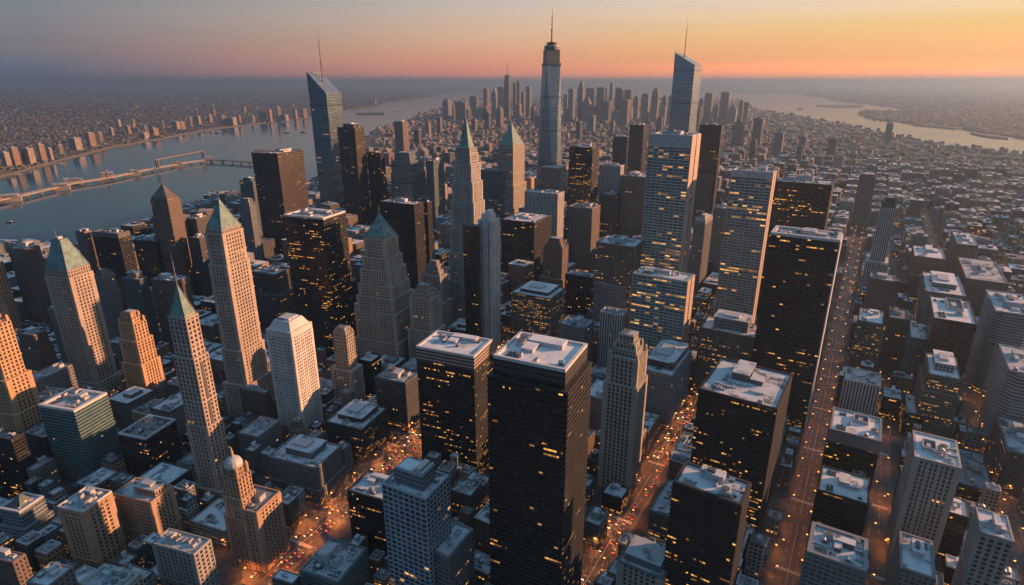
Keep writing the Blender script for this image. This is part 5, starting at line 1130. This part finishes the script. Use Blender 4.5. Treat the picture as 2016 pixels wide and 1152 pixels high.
m = MB(); m.box(2.3, 2.42, -.3, .3, .5, .85); hl = m.mesh('headlight', ['head_glow']); m = MB(); m.box(-2.42, -2.3, -.3, .3, .55, .85); tl = m.mesh('tail_light', ['tail_glow'])
ncar = 0
carcol = ['white', 'black', 'yellow', 'grey', 'red']
avn = {1: 'the left glowing avenue', 2: 'the middle avenue', 3: 'the long right avenue', 4: 'the narrow avenue at lower right', 5: 'the far right avenue'}
rc = random.Random(5); lc = {}
pl2 = pl.copy(); pl2.name = 'street_light'; pl2.energy = 7500
pl3 = pl.copy(); pl3.energy = 18000
def lampthing(P, rz, label, grp, pl=pl):
    r_ = empty('street_lamp', P, rz, label, 'street lamp', grp)
    for nm, me in (('pole', lamp_pole), ('lamp_head', lamp_head)): part(nm, me, r_).scale = (1.0, 1.0, 1.35)
    o = bpy.data.objects.new('lamp_light', pl); COL.objects.link(o); o.parent = r_; o.location = (2.9, 0, 11.4)
def onroadvis(P):
    px, py = proj(P); return -20 < px < 2040 and py < 1175
for k, (a, b) in S.items():
    d = (b - a).normalized(); n = Vector((d.y, -d.x, 0)); hw = {1: 12.8, 2: 9.5, 3: 10, 4: 6.5, 5: 8}[k]; L = (b - a).length; ang = math.atan2(d.y, d.x)
    s = 0; i = 0
    while s < min(L, 2000):
        for sd_ in (-1, 1):
            P = a + d * (s + (0 if sd_ > 0 else 17)) + n * sd_ * (hw + 1.2); P.z = .35
            if onroadvis(P) and not (k in (4, 5) and i % 2):
                lampthing(P, ang + (math.pi / 2 if sd_ > 0 else -math.pi / 2), 'orange street lamp on the %s kerb of %s' % ('right' if sd_ > 0 else 'left', avn[k]), 'street lamps along %s, %s kerb' % (avn[k], 'right' if sd_ > 0 else 'left'), pl3 if k == 1 else (pl2 if k < 3 else pl))
        s += 34 if s < 700 else 60; i += 1
    s = 0
    while s < min(L, 1500):
        for ln in ((-.75, -.28, .28, .75) if hw > 9 else (-.4, .4)):
            if rc.random() < (.55 if k in (1, 3) else .4):
                P = a + d * (s + rc.uniform(-4, 4)) + n * ln * hw; P.z = .16
                if onroadvis(P) and ncar < 300:
                    ci = rc.choice((0, 1, 1, 2, 3, 3, 4)) ; toward = ln < 0
                    r_ = empty('car', P, ang + (math.pi if toward else 0), '%s car with %s on %s' % (carcol[ci], 'headlights facing us' if toward else 'red tail lights', avn[k]), 'car', '%s cars on %s heading %s' % (carcol[ci], avn[k], 'towards us' if toward else 'away'))
                    part('body', carm[ci], r_)
                    for y in (-.62, .62): part('headlight', hl, r_, (0, y, 0)); part('tail_light', tl, r_, (0, y, 0))
                    ncar += 1
        s += 13
print('CARS', ncar)
# lamps at the crossings of the side streets
for (px, py, w_) in [(590, 985, 'left avenue crossing by the rounded penthouse office'), (100, 985, 'street corner below the teal banded glass box'), (285, 1105, 'street behind the round vented grey block'), (365, 1030, 'street beside the golden gridded brick block'), (230, 760, 'foot of the blunt green pyramid tower'), (1205, 1048, 'crossing at the foot of the huge central black tower'), (1300, 905, 'glowing bend of the middle avenue'), (1318, 880, 'storefront at the glowing bend of the middle avenue'), (1735, 1000, 'alley right of the snow patched glass block'), (1745, 1090, 'alley right of the deep framed roof block'), (1925, 760, 'plaza left of the dark striped edge tower'), (1950, 790, 'plaza in front of the dark striped edge tower'), (1930, 850, 'crossing of the far right avenue'), (1965, 1000, 'far right avenue near the corner block'), (790, 820, 'left avenue beside the dark domed block'), (905, 1120, 'lane between the blue glass office and huge black tower'), (740, 1100, 'lane left of the blue glass gridded office'), (1780, 530, 'small lit square among the brown blocks'), (1795, 575, 'lit doorway among the brown blocks'), (1672, 565, 'avenue beside the largest black slab'), (1990, 545, 'lit terrace at the right edge'), (60, 1010, 'street beside the skylight roofed building'), (445, 1080, 'street by the domed stone tower'), (1520, 1090, 'gap right of the banded black tower')]:
    P = ground(px, py); P.z = .3; lampthing(P, rc.uniform(0, 6), 'orange lamp at the ' + w_, None, pl)
